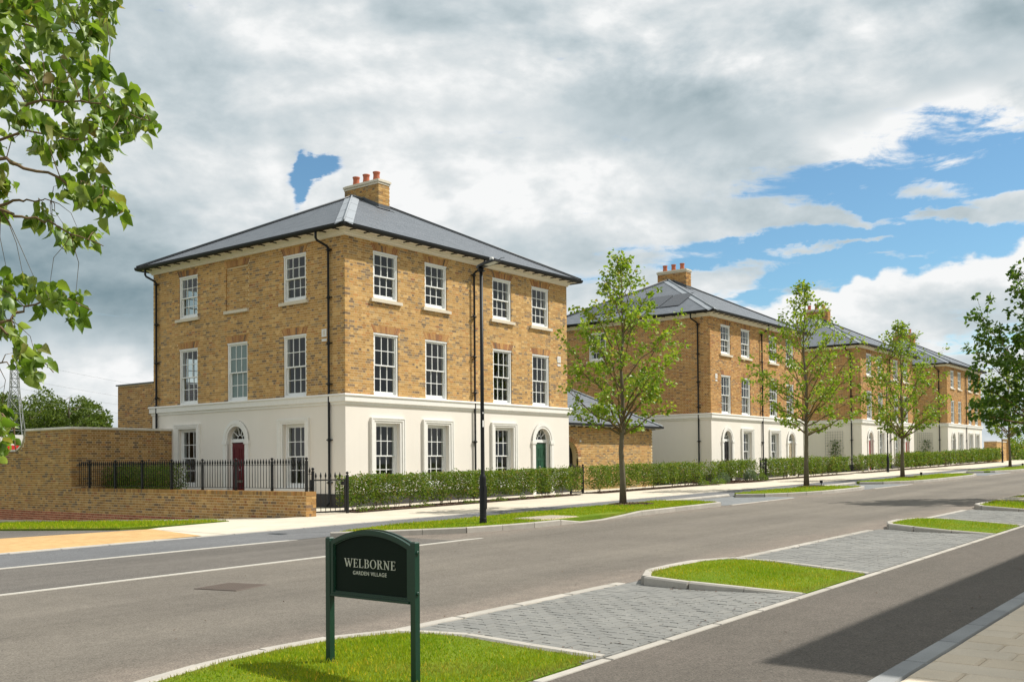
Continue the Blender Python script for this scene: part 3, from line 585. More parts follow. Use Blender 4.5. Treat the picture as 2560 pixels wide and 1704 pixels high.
def window_surround(parent, mw, w, zt):
    b = MB(); o = 0.215; 
    for t, y, e in ((o, -0.045, 0.0), (o, -0.070, 0.085), (o, -0.085, 0.165)):
        x = w/2+e
        for s in (-1, 1): b.box(*sorted((s*x, s*(w/2+t))), y, (0.0 if e == 0 else (-0.0451 if e < 0.1 else -0.0701)), 0.15, zt+e*0.78)
        b.box(-(w/2+t), w/2+t, y, (0.0 if e == 0 else (-0.0451 if e < 0.1 else -0.0701)), zt+e*0.78, zt+t*0.78)
    b.box(-(w/2+t), w/2+t, -0.10, 0.05, 0.0, 0.149)
    return b.obj('window_surround', 'stucco_trim', parent, mw)
def flat_arch(fm, xc, w, zb, h=0.225, splay=0.125, n=15, o=0.0022, depth=0.1):
    mb = MB(); rg = random.Random(int(xc*100+zb*10))
    for i in range(n):
        t0, t1 = i/n, (i+1)/n; g = 0.003
        def X(t, top): hw = w/2 + (splay if top else 0); return xc-hw+2*hw*t
        oo = o+rg.uniform(-.0006, .0006)
        P = [(X(t0, 0)+g, zb), (X(t1, 0)-g, zb), (X(t1, 1)-g, zb+h), (X(t0, 1)+g, zb+h)]
        vs = [fm(x, oo, z) for x, z in P]+[fm(x, oo-depth, z) for x, z in P]
        mb.add(vs, [(0, 1, 2, 3), (7, 6, 5, 4), (0, 4, 5, 1), (1, 5, 6, 2), (2, 6, 7, 3), (3, 7, 4, 0)])
    return mb

# ------------------------------------------------------------------ house
LX, LY = 11.78, 10.14
EAVE, GO = 8.50, 0.43
RISE = 2.80
CX = [1.74, 4.10, 7.66, 10.02]
CY = [2.32, 5.24, 8.00]
def build_house(name, label, loc, rz, cfg):
    root = empty(name, loc, rz); tag(root, label, 'house', cfg.get('group'))
    fine = cfg.get('fine', False); n_ind = 300 if fine else 0
    fr = lambda a, o, z: (a, -o, z); lf = lambda a, o, z: (-o, a, z); bk = lambda a, o, z: (a, LY+o, z); rt = lambda a, o, z: (LX+o, a, z)
    MF = lambda a, z: Matrix.Translation((a, 0, z)); ML = lambda a, z: Matrix.Translation((0, a, z)) @ Matrix.Rotation(-math.pi/2, 4, 'Z'); MBk = lambda a, z: Matrix.Translation((a, LY, z)) @ Matrix.Rotation(math.pi, 4, 'Z')
    ww = 1.09; W2 = (6.50, 7.98); W1 = (3.462, 5.42); W0 = (0.60, 2.60); w0 = 1.07; so_ = 0.03
    fdoors = cfg['doors']         # {col: paint}
    lw = cfg['left']              # list of (y, floor, kind)
    sides = []
    for (fmp, L, mats, ops) in ((fr, LX, MF, [(x, f, 'w') for x in CX for f in (2, 1)] + [(CX[i], 0, ('d', fdoors[i]) if i in fdoors else 'w') for i in range(4)]),
                               (lf, LY, ML, lw), (bk, LX, MBk, [(1.5, 2, 'w'), (1.5, 1, 'w'), (5.0, 1, 'w'), (5.0, 2, 'w')]), (rt, LY, None, [])):
        sides.append((fmp, L, mats, ops))
    mort = MB(); stu = MB(); pl = MB(); inn = MB(); bricks = []; arches = MB(); rev = MB()
    geo = cfg.get('bricks', True)
    for si, (fmp, L, mats, ops) in enumerate(sides):
        bh = []; sh = []; cut = []; ih = []
        for (a, f, k) in ops:
            if f in (1, 2):
                zb, zt = (W2 if f == 2 else W1)
                if k == 'blind':
                    zb, zt, hw = 6.50, 7.98, 0.60; bh.append((a-hw-0.006, a+hw+0.006, zb-0.006, zt+0.006)); cut.append((a, hw, hw, zb, zt)); cut.append((a, hw, hw+0.125, zt, zt+0.225))
                    mort.quad(fmp(a-hw-.01, -0.05, zb-.01), fmp(a+hw+.01, -0.05, zb-.01), fmp(a+hw+.01, -0.05, zt+.01), fmp(a-hw-.01, -0.05, zt+.01))
                    if geo: bricks += course_bricks(2*hw, zb+0.01, zt-0.005, [], (lambda aa, oo, zz, a=a, hw=hw, fmp=fmp: fmp(a-hw+aa, oo-0.05, zz)), seed=91)
                    arches2 = flat_arch(fmp, a, 2*hw, zt+0.004); n = len(arches.v); arches.v += arches2.v; arches.f += [tuple(i+n for i in q) for q in arches2.f]; arches.sm += arches2.sm
                    continue
                hw = ww/2; bh.append((a-hw-0.006, a+hw+0.006, zb-0.004, zt+0.006)); cut.append((a, hw, hw, zb, zt)); cut.append((a, hw, hw+0.125, zt, zt+0.229)); ih.append((a-hw, a+hw, zb, zt))
                ar = flat_arch(fmp, a, ww, zt+0.004); n = len(arches.v); arches.v += ar.v; arches.f += [tuple(i+n for i in q) for q in ar.f]; arches.sm += ar.sm
            elif f == 0:
                if k == 'w': sh.append((a-w0/2, a+w0/2, W0[0], W0[1])); ih.append((a-w0/2, a+w0/2, W0[0], W0[1]))
                else:
                    sh.append((a-RAD, a+RAD, 0.0, SPRING+RAD)); ih.append((a-RAD, a+RAD, 0.02, SPRING+RAD))
                    P = arc(RAD, SPRING, 20)
                    for q in range(20):      # spandrels and intrados
                        (x0, z0), (x1, z1) = P[q], P[q+1]; zt = SPRING+RAD
                        stu.quad(fmp(a+x0, so_, z0), fmp(a+x1, so_, z1), fmp(a+x1, so_, zt), fmp(a+x0, so_, zt))
                        stu.quad(fmp(a+x0, so_, z0), fmp(a+x1, so_, z1), fmp(a+x1, so_-0.3, z1), fmp(a+x0, so_-0.3, z0))
        face_with_holes(mort, fmp, 0, L, 3.30, 8.35, bh, 0.0)
        face_with_holes(stu, fmp, -so_, L+so_, 0.42, 3.30, sh, so_, 0.25)
        face_with_holes(pl, fmp, -0.05, L+0.05, -0.6, 0.42, [(h[0], h[1], 0.0, 0.42) for h in sh if h[2] < 0.1], 0.05, 0.25)
        inner_face(inn, fmp, 0.2, L-0.2, 0.0, 8.3, ih, -0.295)
        if geo and si in (0, 1):
            bricks += course_bricks(L, 3.46, 8.30, cut, fmp, corner0='A' if si == 0 else 'B', corner1=None, seed=si+5+int(loc[0]))
    pl.quad((-0.05, -0.05, 0.42), (LX+0.05, -0.05, 0.42), (LX+0.05, 0.02, 0.42), (-0.05, 0.02, 0.42)); pl.quad((-0.05, -0.05, 0.4195), (-0.05, LY+0.05, 0.4195), (0.02, LY+0.05, 0.4195), (0.02, -0.05, 0.4195))
    mort.obj('brick_wall', 'mortar' if geo else 'brick_courses', root); stu.obj('rendered_wall', 'stucco', root); pl.obj('plinth', 'dark_plinth', root); inn.obj('inner_wall', 'plaster', root)
    bmat_ = 'stock_brick' if fine else 'far_brick'; pieces(bricks, 'brick', 'brickwork', bmat_, root, n_ind)
    ao = arches.obj('flat_arches', 'gauged_brick', root); ao['kind'] = 'stuff'
    fl = MB()
    for z0, z1 in ((0.02, 0.1), (3.02, 3.2), (6.05, 6.22), (8.2, 8.28)): fl.box(0.29, LX-0.29, 0.29, LY-0.29, z0, z1)
    fl.obj('floors', 'floorboards', root)
    pt = MB(); pt.box(0.3, LX-0.3, LY*0.46, LY*0.46+0.1, 0.1, 8.2); pt.box(LX*0.5, LX*0.5+0.1, 0.3, LY*0.46, 0.1, 8.2); pt.box(4.6, 4.7, LY*0.46+0.1, LY-0.3, 0.1, 8.2); pt.obj('partitions', 'plaster', root)
    # openings
    each = fine
    for (fmp, L, mats, ops) in sides:
        for (a, f, k) in ops:
            if k == 'blind':
                b = MB(); b.box(-0.64, 0.64, -0.085, 0.06, -0.10, 0.0); b.obj('sill', 'cast_stone', root, mats(a, 6.50)); continue
            if f == 2: place_window(root, mats(a, W2[0]), ww, W2[1]-W2[0], 0.03, 'window_glass', each, True)
            elif f == 1: place_window(root, mats(a, W1[0]), ww, W1[1]-W1[0], 0.03, 'obscured_glass' if k == 'obscured' else 'window_glass', each)
            elif k == 'w':
                place_window(root, mats(a, W0[0]), w0, W0[1]-W0[0], 0.075, 'window_glass', each); window_surround(root, mats(a, W0[0]-0.15) @ Matrix.Translation((0, -so_, 0)), w0, W0[1]-W0[0]+0.15)
            else:
                place_door(root, mats(a, 0.0), k[1]); arch_surround(root, mats(a, 0.0) @ Matrix.Translation((0, -so_, 0)))
    # string course, cornice, gutter: profiles swept round the block
    def sweep(nm, prof, m, parent=root, sm=False):
        b = MB(); vs = []; fs = []; n = len(prof)
        for o, z in prof: vs += [(-o, -o, z), (LX+o, -o, z), (LX+o, LY+o, z), (-o, LY+o, z)]
        for i in range(n-1):
            for k in range(4): fs.append((i*4+k, i*4+(k+1) % 4, (i+1)*4+(k+1) % 4, (i+1)*4+k))
        b.add(vs, fs, sm); return b.obj(nm, m, parent)
    sweep('string_course', [(0.0, 3.13), (0.06, 3.135), (0.065, 3.20), (0.115, 3.225), (0.115, 3.385), (0.145, 3.40), (0.145, 3.43), (0.125, 3.455), (-0.02, 3.460)], 'stucco_trim')
    sweep('cornice', [(-0.01, 8.255), (0.05, 8.26), (0.055, 8.30), (0.10, 8.33), (0.115, 8.375), (0.135, 8.39), (0.14, 8.425), (0.33, 8.428), (0.33, 8.50)], 'cream_paint')
    sweep('gutter', [(0.331, 8.515), (0.331, 8.44), (0.35, 8.405), (0.40, 8.39), (0.45, 8.41), (0.475, 8.45), (0.485, 8.52), (0.47, 8.525), (0.34, 8.49)], 'black_metal')
    bkm = MB().box(-0.02, 0.02, -0.36, -0.13, -0.03, 0.0); bkm.box(-0.022, 0.022, -0.40, -0.34, -0.045, -0.001)
    bme = bkm.mesh('gutter_bracket', 'black_metal')
    for (L, mw) in ((LX, MF), (LY, ML)):
        nb = 21 if L > 11 else 18
        for i in range(nb): mobj('gutter_bracket', bme, root, mw(0.1+(L-0.2)*i/(nb-1), 8.426))
    # roof
    e = GO; hy = LY/2; x1 = hy; x2 = LX-hy; zr = EAVE+RISE; rf = MB()
    rf.add([(-e, -e, EAVE), (LX+e, -e, EAVE), (LX+e, LY+e, EAVE), (-e, LY+e, EAVE), (x1, hy, zr), (x2, hy, zr)], [(0, 1, 5, 4), (1, 2, 5), (2, 3, 4, 5), (3, 0, 4)])
    roof = rf.obj('roof', 'slate', root)
    run = hy+e; sl = math.hypot(run, RISE); rows = int(sl/0.20)
    def slates(org, ea, ein, L):
        out = []; rg = random.Random(3); nrm = None
        esl = Vector((ein[0]*run/sl, ein[1]*run/sl, RISE/sl)); eav = Vector(ea); nrm = eav.cross(esl)
        if nrm.z < 0: nrm = -nrm
        for r in range(rows+1):
            s0 = r*0.20-0.03; s1 = min(s0+0.215, sl-0.02); d0 = max(s0+0.7*(s1-s0), 0)/sl*run; xlo, xhi = d0, L+2*e-d0-0.0
            x = -0.125*(r % 2)
            while x < L+2*e:
                p0 = max(x+0.001, xlo+0.03); p1 = min(x+0.249, xhi-0.03)
                if p1-p0 > 0.05 and s1-s0 > 0.05:
                    t = rg.uniform(0, 0.002); lift0 = 0.0085+t; lift1 = 0.0035
                    c = Vector(org)+eav*((p0+p1)/2)+esl*((s0+s1)/2)+nrm*((lift0+lift1)/2)
                    up = (esl*(s1-s0)+nrm*(lift1-lift0)); nn = eav.cross(up).normalized()
                    if nn.z < 0: nn = -nn
                    out.append([tuple(c), tuple(eav*(p1-p0)), tuple(up), tuple(nn*0.005)])
                x += 0.25
        return out
    sB = slates((-e, -e, EAVE), (1, 0, 0), (0, 1), LX) + slates((-e, -e, EAVE), (0, 1, 0), (1, 0), LY)
    if not cfg.get('plain_roof'):
        sB += slates((LX+e, -e, EAVE), (0, 1, 0), (-1, 0), LY)
        pieces(sB, 'slate', 'slates', 'slate', roof, n_ind, ok=lambda C: (C[:, 1] < 22.36+6) & (C[:, 0] < 20.67+9))
    hp = [(Vector((-e, -e, EAVE)), Vector((x1, hy, zr))), (Vector((LX+e, -e, EAVE)), Vector((x2, hy, zr))), (Vector((-e, LY+e, EAVE)), Vector((x1, hy, zr))), (Vector((LX+e, LY+e, EAVE)), Vector((x2, hy, zr)))]
    for i, (p, q) in enumerate(hp):
        b = MB(); d = (q-p).normalized(); side = Vector((d.y, -d.x, 0)).normalized(); hw = 0.27 if i == 0 else 0.14
        drop = -math.tan(math.atan2(RISE, run))*0.7071*hw
        nn = 7; lift = Vector((0, 0, 0.035))
        for k in range(nn):
            a = p+(q-p)*(k/nn); c = p+(q-p)*((k+1.02)/nn); st = Vector((0, 0, 0.006*(k % 2)))
            for s in (-1, 1):
                b.add([a+lift+st, c+lift+st, c+side*s*hw+lift+st+Vector((0, 0, drop)), a+side*s*hw+lift+st+Vector((0, 0, drop))], [(0, 1, 2, 3)])
        b.tube([p+Vector((0, 0, 0.062)), q+Vector((0, 0, 0.062))], 0.03, 6)
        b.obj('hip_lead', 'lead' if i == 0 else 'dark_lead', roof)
    b = MB(); b.tube([(x1-0.05, hy, zr+0.05), (x2+0.05, hy, zr+0.05)], 0.06, 8); b.obj('ridge', 'dark_lead', roof)
    # chimney
    ch = empty('chimney', (0, 0, 0), 0, root); cx0, cx1, cy0, cy1, ct = 5.62, 6.20, 4.22, 6.06, 11.88
    cor = MB(); cor.box(cx0+0.006, cx1-0.006, cy0+0.006, cy1-0.006, 10.4, ct); cor.obj('chimney_core', 'mortar' if geo else 'brick_courses', ch)
    if geo:
        cbk = course_bricks(cx1-cx0, 10.55, ct-0.02, [], lambda a, o, z: (cx0+a, cy0-o, z), corner0='A', seed=1) + course_bricks(cy1-cy0, 10.55, ct-0.02, [], lambda a, o, z: (cx0-o, cy0+a, z), corner0='B', seed=2)
        pieces(cbk, 'brick', 'brickwork', bmat_, ch)
    cap = MB(); cap.box(cx0-0.05, cx1+0.05, cy0-0.05, cy1+0.05, ct, ct+0.075); cap.box(cx0-0.02, cx1+0.02, cy0-0.02, cy1+0.02, ct-0.08, ct-0.001); cap.box(cx0+0.0, cx1-0.0, cy0-0.0, cy1+0.0, ct+0.075, ct+0.11); cap.obj('chimney_cap', 'cast_stone', ch)
    fls = MB(); zf = EAVE+(cy0+e)/run*RISE; fls.box(cx0-0.012, cx1+0.012, cy0-0.012, cy0-0.0065, zf-0.1, zf+0.17)
    fls.add([(cx0-0.012, cy0-0.012, zf-0.05), (cx0-0.012, hy, zr-0.02), (cx0-0.012, hy, zr+0.14), (cx0-0.012, cy0-0.012, zf+0.17)], [(0, 1, 2, 3)])
    fls.add([(cx0-0.2, cy0-0.16, zf-0.035), (cx1+0.2, cy0-0.16, zf-0.035), (cx1+0.2, cy0-0.01, zf+0.045), (cx0-0.2, cy0-0.01, zf+0.045)], [(0, 1, 2, 3)]); fls.obj('flashing', 'dark_lead', ch)
    pot = MB().lathe([(0.135, 0), (0.128, 0.12), (0.118, 0.22), (0.122, 0.30), (0.142, 0.325), (0.142, 0.365), (0.115, 0.37), (0.10, 0.2)], 0, 0, 16).mesh('chimney_pot', 'terracotta')
    for yy in (4.62, 5.17, 5.72): mobj('chimney_pot', pot, ch, Matrix.Translation(((cx0+cx1)/2, yy, ct+0.11)))
    # downpipes
    def pipe(mw):
        b = MB(); b.tube([(0, -0.40, 8.41), (0, -0.40, 8.22), (0.02, -0.37, 8.15), (0.20, -0.13, 7.98), (0.22, -0.095, 7.92), (0.22, -0.095, 0.16), (0.22, -0.2, 0.06)], 0.038, 8)
        o = b.obj('downpipe', 'black_metal', root, mw)
        c = MB()
        for z in (7.86, 6.4, 5.0, 3.75, 2.05, 0.75): c.box(0.12, 0.32, -0.115, -0.028, z, z+0.03); c.lathe([(0.05, z-0.03), (0.05, z+0.06)], 0.22, -0.095, 10)
        c.obj('pipe_clip', 'black_metal', o)
    pipe(Matrix.Translation((5.98+0.22, 0, 0)) @ Matrix.Diagonal((-1, 1, 1, 1)))
    pipe(ML(0.63+0.22, 0)); 
    if cfg.get('pipe_far', True): pipe(ML(9.94+0.10, 0))
    # small wall plates
    for mw in cfg.get('plates', []):
        b = MB(); b.box(-0.11, 0.11, -0.02, 0.0, 0.0, 0.24); o = b.obj('wall_plate', 'white_plastic', root, mw)
        b = MB(); b.box(-0.11, 0.11, -0.018, 0.0, -0.14, -0.06); b.obj('vent_strip', 'white_plastic', root, mw)
        b = MB(); b.box(-0.03, 0.035, -0.024, -0.0205, 0.05, 0.19); b.box(-0.05, 0.02, -0.0245, -0.0208, 0.10, 0.13); b.obj('plate_relief', 'cast_stone', o)
    if cfg.get('solar'):
        for i in range(5):
            b = MB(); y0 = 2.0+i*1.2; d0 = 1.0; d1 = 2.75
            P = lambda yy, dd: (-e+dd, yy, EAVE+dd/run*RISE+0.06)
            b.add([P(y0, d0), P(y0+1.14, d0), P(y0+1.14, d1), P(y0, d1)], [(0, 1, 2, 3)]); b.obj('solar_panel', 'solar_glass', root)
    return root

# ------------------------------------------------------------------ the setting: ground, road, pavements
def zf_g(x, y): return gz(x)
def sheet(name, poly, zf, dz, m, label=None, kind='structure', parent=None):
    tris = tessellate_polygon([[Vector((x, y, 0)) for x, y in poly]])
    b = MB(); b.add([(x, y, zf(x, y)+dz) for x, y in poly], [tuple(t) for t in tris])
    me = b.mesh(name, m); o = mobj(name, me, parent)
    if kind: o['kind'] = kind
    if label: o['label'] = label
    return o
def strip(name, x0, x1, y0, y1, dz, m, label=None, step=2.0, parent=None):
    n = max(1, int(math.ceil((x1-x0)/step))); b = MB(); vs = []; fs = []
    for i in range(n+1):
        x = x0+(x1-x0)*i/n; vs += [(x, y0, gz(x)+dz), (x, y1, gz(x)+dz)]
    for i in range(n): fs.append((2*i, 2*i+2, 2*i+3, 2*i+1))
    b.add(vs, fs); o = b.obj(name, m, parent); o['kind'] = 'structure'
    if label: o['label'] = label
    return o
def terrain():
    xs = [-4000, -1200, -400, -150, -60] + [x for x in range(-40, 16, 8)] + [16.9, 17.2] + [x for x in range(20, 130, 6)] + [140, 200, 400, 1200, 4000]
    ys = [-4000, -1200, -400, -120, -40, -12, 0, 6, 12, 16, 19.8, 23, 27, 31.4, 36, 42, 50, 70, 120, 260, 600, 1500, 4000]
    V = []; F = []
    for x in xs:
        for y in ys: V.append((x, y, (gs(x, y) if x < 17 else gz(x))-0.14))
    ny = len(ys)
    for i in range(len(xs)-1):
        for j in range(ny-1): F.append((i*ny+j, (i+1)*ny+j, (i+1)*ny+j+1, i*ny+j+1))
    o = MB().add(V, F).obj('ground', 'meadow'); tag(o, 'grassy ground stretching away behind the houses and road', kind='structure')
terrain()
strip('road', -60, 220, 6.0, 14.95, 0.0, 'road_asphalt', 'grey tarmac road running between the parking bays and houses')
strip('junction_surface', -60, 13.6, 11.80, 14.62, 0.004, 'dark_asphalt', 'darker tarmac at the side road mouth')
strip('cycle_path', -60, 220, 14.62, 17.4, 0.008, 'cycle_asphalt', 'dark tarmac strip between grass verges and pale pavement')
strip('footpath', -60, 220, 2.2, 4.05, 0.006, 'path_asphalt', 'smooth dark footpath in the foreground, partly in shadow')
strip('pavement', 11.0, 220, 16.90, 19.80, 0.014, 'cream_paving', 'pale stone pavement in front of the hedges')
sheet('pavement_corner', [(12.4, 16.9), (12.4, 19.75), (12.8, 19.95), (14.9, 20.25), (16.9, 19.95), (16.9, 16.95)], zf_g, 0.018, 'cream_paving', 'pale paving at the street corner beside the low wall')
sheet('crossing', [(-60, 16.92), (11.86, 16.98), (12.47, 19.68), (9.5, 20.2), (-60, 20.3)], zf_g, 0.022, 'yellow_paving', 'yellow block paving crossing the side road')
strip('front_garden_paving', 17.2, 125, 19.80, 22.4, 0.010, 'cream_paving', 'pale paving between the hedges and the houses')
sheet('side_garden_paving', [(17.2, 22.4), (20.7, 22.4), (20.7, 31.4), (17.2, 31.4)], lambda x, y: 0.22, 0.006, 'cream_paving', 'pale paving behind the railings')
b = MB()
for ya, yb in ((20.1, 31.4), (31.4, 60.0)): b.quad((-60, ya, gs(-60, ya)), (12.6, ya, gs(12.6, ya)), (12.2, yb, gs(12.2, yb)), (-60, yb, gs(-60, yb)))
o = b.obj('side_road', 'dark_asphalt'); tag(o, 'tarmac side road falling away to the left', kind='structure')
b = MB()
for ya, yb in ((19.95, 31.4), (31.4, 60.0)): b.quad((15.3, ya, gs(15.3, ya)+0.012), (16.93, ya, gs(16.93, ya)+0.012), (16.93, yb, gs(16.93, yb)+0.012), (15.3, yb, gs(15.3, yb)+0.012))
o = b.obj('side_pavement', 'cream_paving'); tag(o, 'narrow pale pavement along the foot of the garden wall', kind='structure')
strip('near_pavement', -30, 220, -30, 2.03, 0.0, 'paver_joint', 'stone slab pavement at bottom right')
NEAR_PAVE = bpy.data.objects['near_pavement']
# slabs of the near pavement: rows across, staggered lengths
B = []; rg = random.Random(5); x = 3.0; row = 0
while x < 26:
    y = 2.03; first = True
    while y > -1.2:
        L = rg.choice((0.45, 0.6, 0.6, 0.75))*(0.5 if first and row % 2 else 1); y0 = max(y-L, -1.25)
        B.append([((x+0.15), (y+y0)/2, gz(x+0.15)-0.012), (0.296, 0, 0.011*0.296), (0, y-y0-0.004, 0), (0, 0, 0.06+rg.uniform(-0.003, 0.003))]); y = y0; first = False
    x += 0.30; row += 1
pieces(B, 'paving_slab', 'paving_slabs', 'sandstone_slab', NEAR_PAVE, 260, 'chamfer', ok=lambda C: (C[:, 0] > 5.2) & (C[:, 1] > 0.1))

# ---- kerbs, verges
def kerb_run(parent, pts, top, m='kerb_concrete', w=0.13, h=0.30, seg=0.9, out=1.0, zf=zf_g, kind='kerb', ht=None, maxn=400):
    """stones along a polyline; top(x,y) = height above ground; out=+1 puts the battered face on the left of travel"""
    P = [Vector((x, y)) for x, y in pts]; res = []
    d = 0; L = sum((P[i+1]-P[i]).length for i in range(len(P)-1)); n = max(1, round(L/seg))
    def at(s):
        for i in range(len(P)-1):
            l = (P[i+1]-P[i]).length
            if s <= l or i == len(P)-2: return P[i]+(P[i+1]-P[i])*min(s/l, 1)
            s -= l
    rgk = random.Random(int(L*100))
    for i in range(n):
        a = at(L*i/n); c = at(L*(i+1)/n); t = c-a; ln = t.length; t.normalize(); nrm = Vector((t.y, -t.x))
        za = zf(a.x, a.y)+top(a.x, a.y); zc = zf(c.x, c.y)+top(c.x, c.y); mid = (a+c)/2 + nrm*0.0
        dz = rgk.uniform(-0.002, 0.002)
        res.append([(mid.x, mid.y, (za+zc)/2-h/2+dz), (t.x*(ln-0.006), t.y*(ln-0.006), zc-za), (nrm.x*w*out, nrm.y*w*out, 0), (0, 0, h)])
    me = cube_mesh(m, kind)
    for c, a, b_, d_ in res:
        mobj('kerb_stone', me, parent, piece_matrix(c, a, b_, d_))
GRASS = []
def verge(label, outline, kpaths, hgt, lawn_inset=0.06, dens=900, kout=1.0, kseg=0.9, blade_h=0.045, zf=zf_g, mat_='lawn'):
    tris = tessellate_polygon([[Vector((x, y, 0)) for x, y in outline]])
    b = MB(); b.add([(x, y, zf(x, y)+hgt(x, y)-0.012) for x, y in outline], [tuple(t) for t in tris])
    nO = len(outline)
    for i in range(nO):
        (xa, ya), (xb, yb) = outline[i], outline[(i+1) % nO]; za, zb2 = zf(xa, ya), zf(xb, yb)
        b.quad((xa, ya, za+hgt(xa, ya)-0.012), (xb, yb, zb2+hgt(xb, yb)-0.012), (xb, yb, zb2-0.1), (xa, ya, za-0.1))
    o = b.obj('grass_verge', mat_); tag(o, label, kind='structure')
    for kp in kpaths: kerb_run(o, kp, hgt, out=kout, seg=kseg, zf=zf)
    GRASS.append((outline, hgt, dens, blade_h, zf)); return o
def taper(hi, lo=0.02, y0=4.05, y1=5.6): return lambda x, y: lo+(hi-lo)*min(max((y-y0)/(y1-y0), 0), 1)
tp = taper(0.115)
vS = [(0.5, 4.08), (6.28, 4.08), (6.20, 4.6), (6.16, 5.2), (6.10, 5.52), (5.90, 5.80), (5.5, 6.0), (5.0, 6.06), (4.4, 6.03), (3.7, 5.86), (2.8, 5.6), (1.6, 5.5), (0.7, 5.4), (0.3, 4.9)]
verge('rounded grass verge under the green sign and the overhanging tree', vS, [[(6.34, 4.08), (6.26, 4.6), (6.22, 5.2), (6.16, 5.55), (5.95, 5.85), (5.52, 6.06), (5.0, 6.12), (4.4, 6.09), (3.7, 5.92), (2.8, 5.66), (1.6, 5.56), (0.6, 5.46)]], taper(0.10), dens=5200, kseg=0.6, blade_h=0.028)
vB = [(10.33, 4.08), (10.14, 5.0), (10.05, 5.45), (10.14, 5.82), (10.45, 6.03), (11.1, 6.09), (11.9, 6.06), (12.25, 5.9), (12.36, 5.5), (12.3, 4.08)]
verge('round-nosed grass verge between the two nearest parking bays', vB, [[(10.26, 4.08), (10.07, 5.0), (9.97, 5.45), (10.08, 5.87), (10.42, 6.10), (11.1, 6.16), (11.92, 6.13), (12.32, 5.95), (12.43, 5.5), (12.37, 4.08)]], tp, dens=3000, kout=-1, kseg=0.62, blade_h=0.028)
vC = [(19.07, 4.08), (18.98, 5.0), (19.15, 5.66), (19.6, 6.03), (20.4, 6.08), (21.0, 6.05), (21.33, 5.8), (21.38, 5.3), (21.3, 4.08)]
verge('small grass verge beyond the second parking bay', vC, [[(19.0, 4.08), (18.9, 5.0), (19.08, 5.72), (19.57, 6.10), (20.4, 6.15), (21.03, 6.12), (21.40, 5.85), (21.45, 5.3), (21.37, 4.08)]], tp, dens=1300, kout=-1, kseg=0.7, blade_h=0.03)
vD = [(26.05, 4.08), (25.98, 5.1), (26.2, 5.75), (26.9, 6.08), (34.4, 6.08), (35.1, 5.7), (35.2, 4.08)]
verge('long grass verge at the right edge under the roadside tree', vD, [[(25.98, 4.08), (25.9, 5.1), (26.13, 5.80), (26.88, 6.15), (34.4, 6.15), (35.17, 5.75), (35.27, 4.08)]], tp, dens=500, kout=-1)
flat = lambda x, y: 0.115
def drop1(x, y): return 0.115 if (y > 12.9 or x < 17.6 or x > 20.6) else (0.02 if 18.2 < x < 19.9 else 0.065)
v1 = [(12.95, 14.35), (14.05, 13.55), (15.1, 12.85), (16.5, 12.52), (17.6, 12.46), (18.9, 12.52), (20.6, 12.50), (23.5, 12.56), (25.5, 12.56), (25.98, 12.85), (26.1, 13.7), (25.9, 14.75), (24, 14.80), (17, 14.80), (14.5, 14.78)]
verge('grass verge with the lamp post and the nearest street tree', v1, [[(12.88, 14.37), (14.0, 13.49), (15.07, 12.78), (16.48, 12.45), (17.6, 12.39), (18.2, 12.41), (19.9, 12.41), (20.6, 12.43), (23.5, 12.49), (25.52, 12.49), (26.04, 12.82), (26.17, 13.7), (25.97, 14.80)]], drop1, dens=800, kout=1, blade_h=0.038)
v2 = [(30.5, 14.3), (31.0, 13.6), (32.3, 12.95), (34, 12.62), (37.5, 12.60), (38.4, 12.85), (38.5, 13.9), (37.6, 14.78), (31.4, 14.80)]
verge('grass verge under the second street tree', v2, [[(30.43, 14.3), (30.95, 13.55), (32.25, 12.88), (34, 12.55), (37.5, 12.53), (38.45, 12.80), (38.57, 13.9), (37.65, 14.85)]], flat, dens=300, kout=1)
v3 = [(42.9, 14.4), (43.4, 13.5), (45.2, 12.8), (47, 12.62), (54, 12.62), (56.6, 12.95), (57.2, 13.9), (56.6, 14.80), (43.6, 14.80)]
verge('grass verge under the third street tree', v3, [[(42.83, 14.4), (43.35, 13.45), (45.17, 12.73), (47, 12.55), (54, 12.55), (56.65, 12.90), (57.27, 13.9)]], flat, dens=200, kout=1)
v4 = [(61.5, 14.5), (62.4, 13.5), (65, 12.8), (68, 12.62), (118, 12.62), (118, 14.80), (63, 14.80)]
verge('farthest grass verge under the fourth street tree', v4, [[(61.43, 14.5), (62.35, 13.45), (65, 12.73), (68, 12.55), (118, 12.55)]], flat, dens=90, kout=1, kseg=1.8)
vL = [(12.35, 20.75), (13.4, 20.35), (14.95, 20.30), (15.35, 22.0), (15.35, 31.35), (12.15, 31.35), (12.25, 25.0)]
verge('strip of lawn along the side road in front of the garden wall', vL, [], lambda x, y: 0.06, dens=420, zf=gs, blade_h=0.06)
vL2 = [(15.35, 31.36), (15.35, 58), (12.1, 58), (12.15, 31.36)]
verge('far end of the lawn strip along the side road', vL2, [], lambda x, y: 0.06, dens=150, zf=gs, blade_h=0.06)

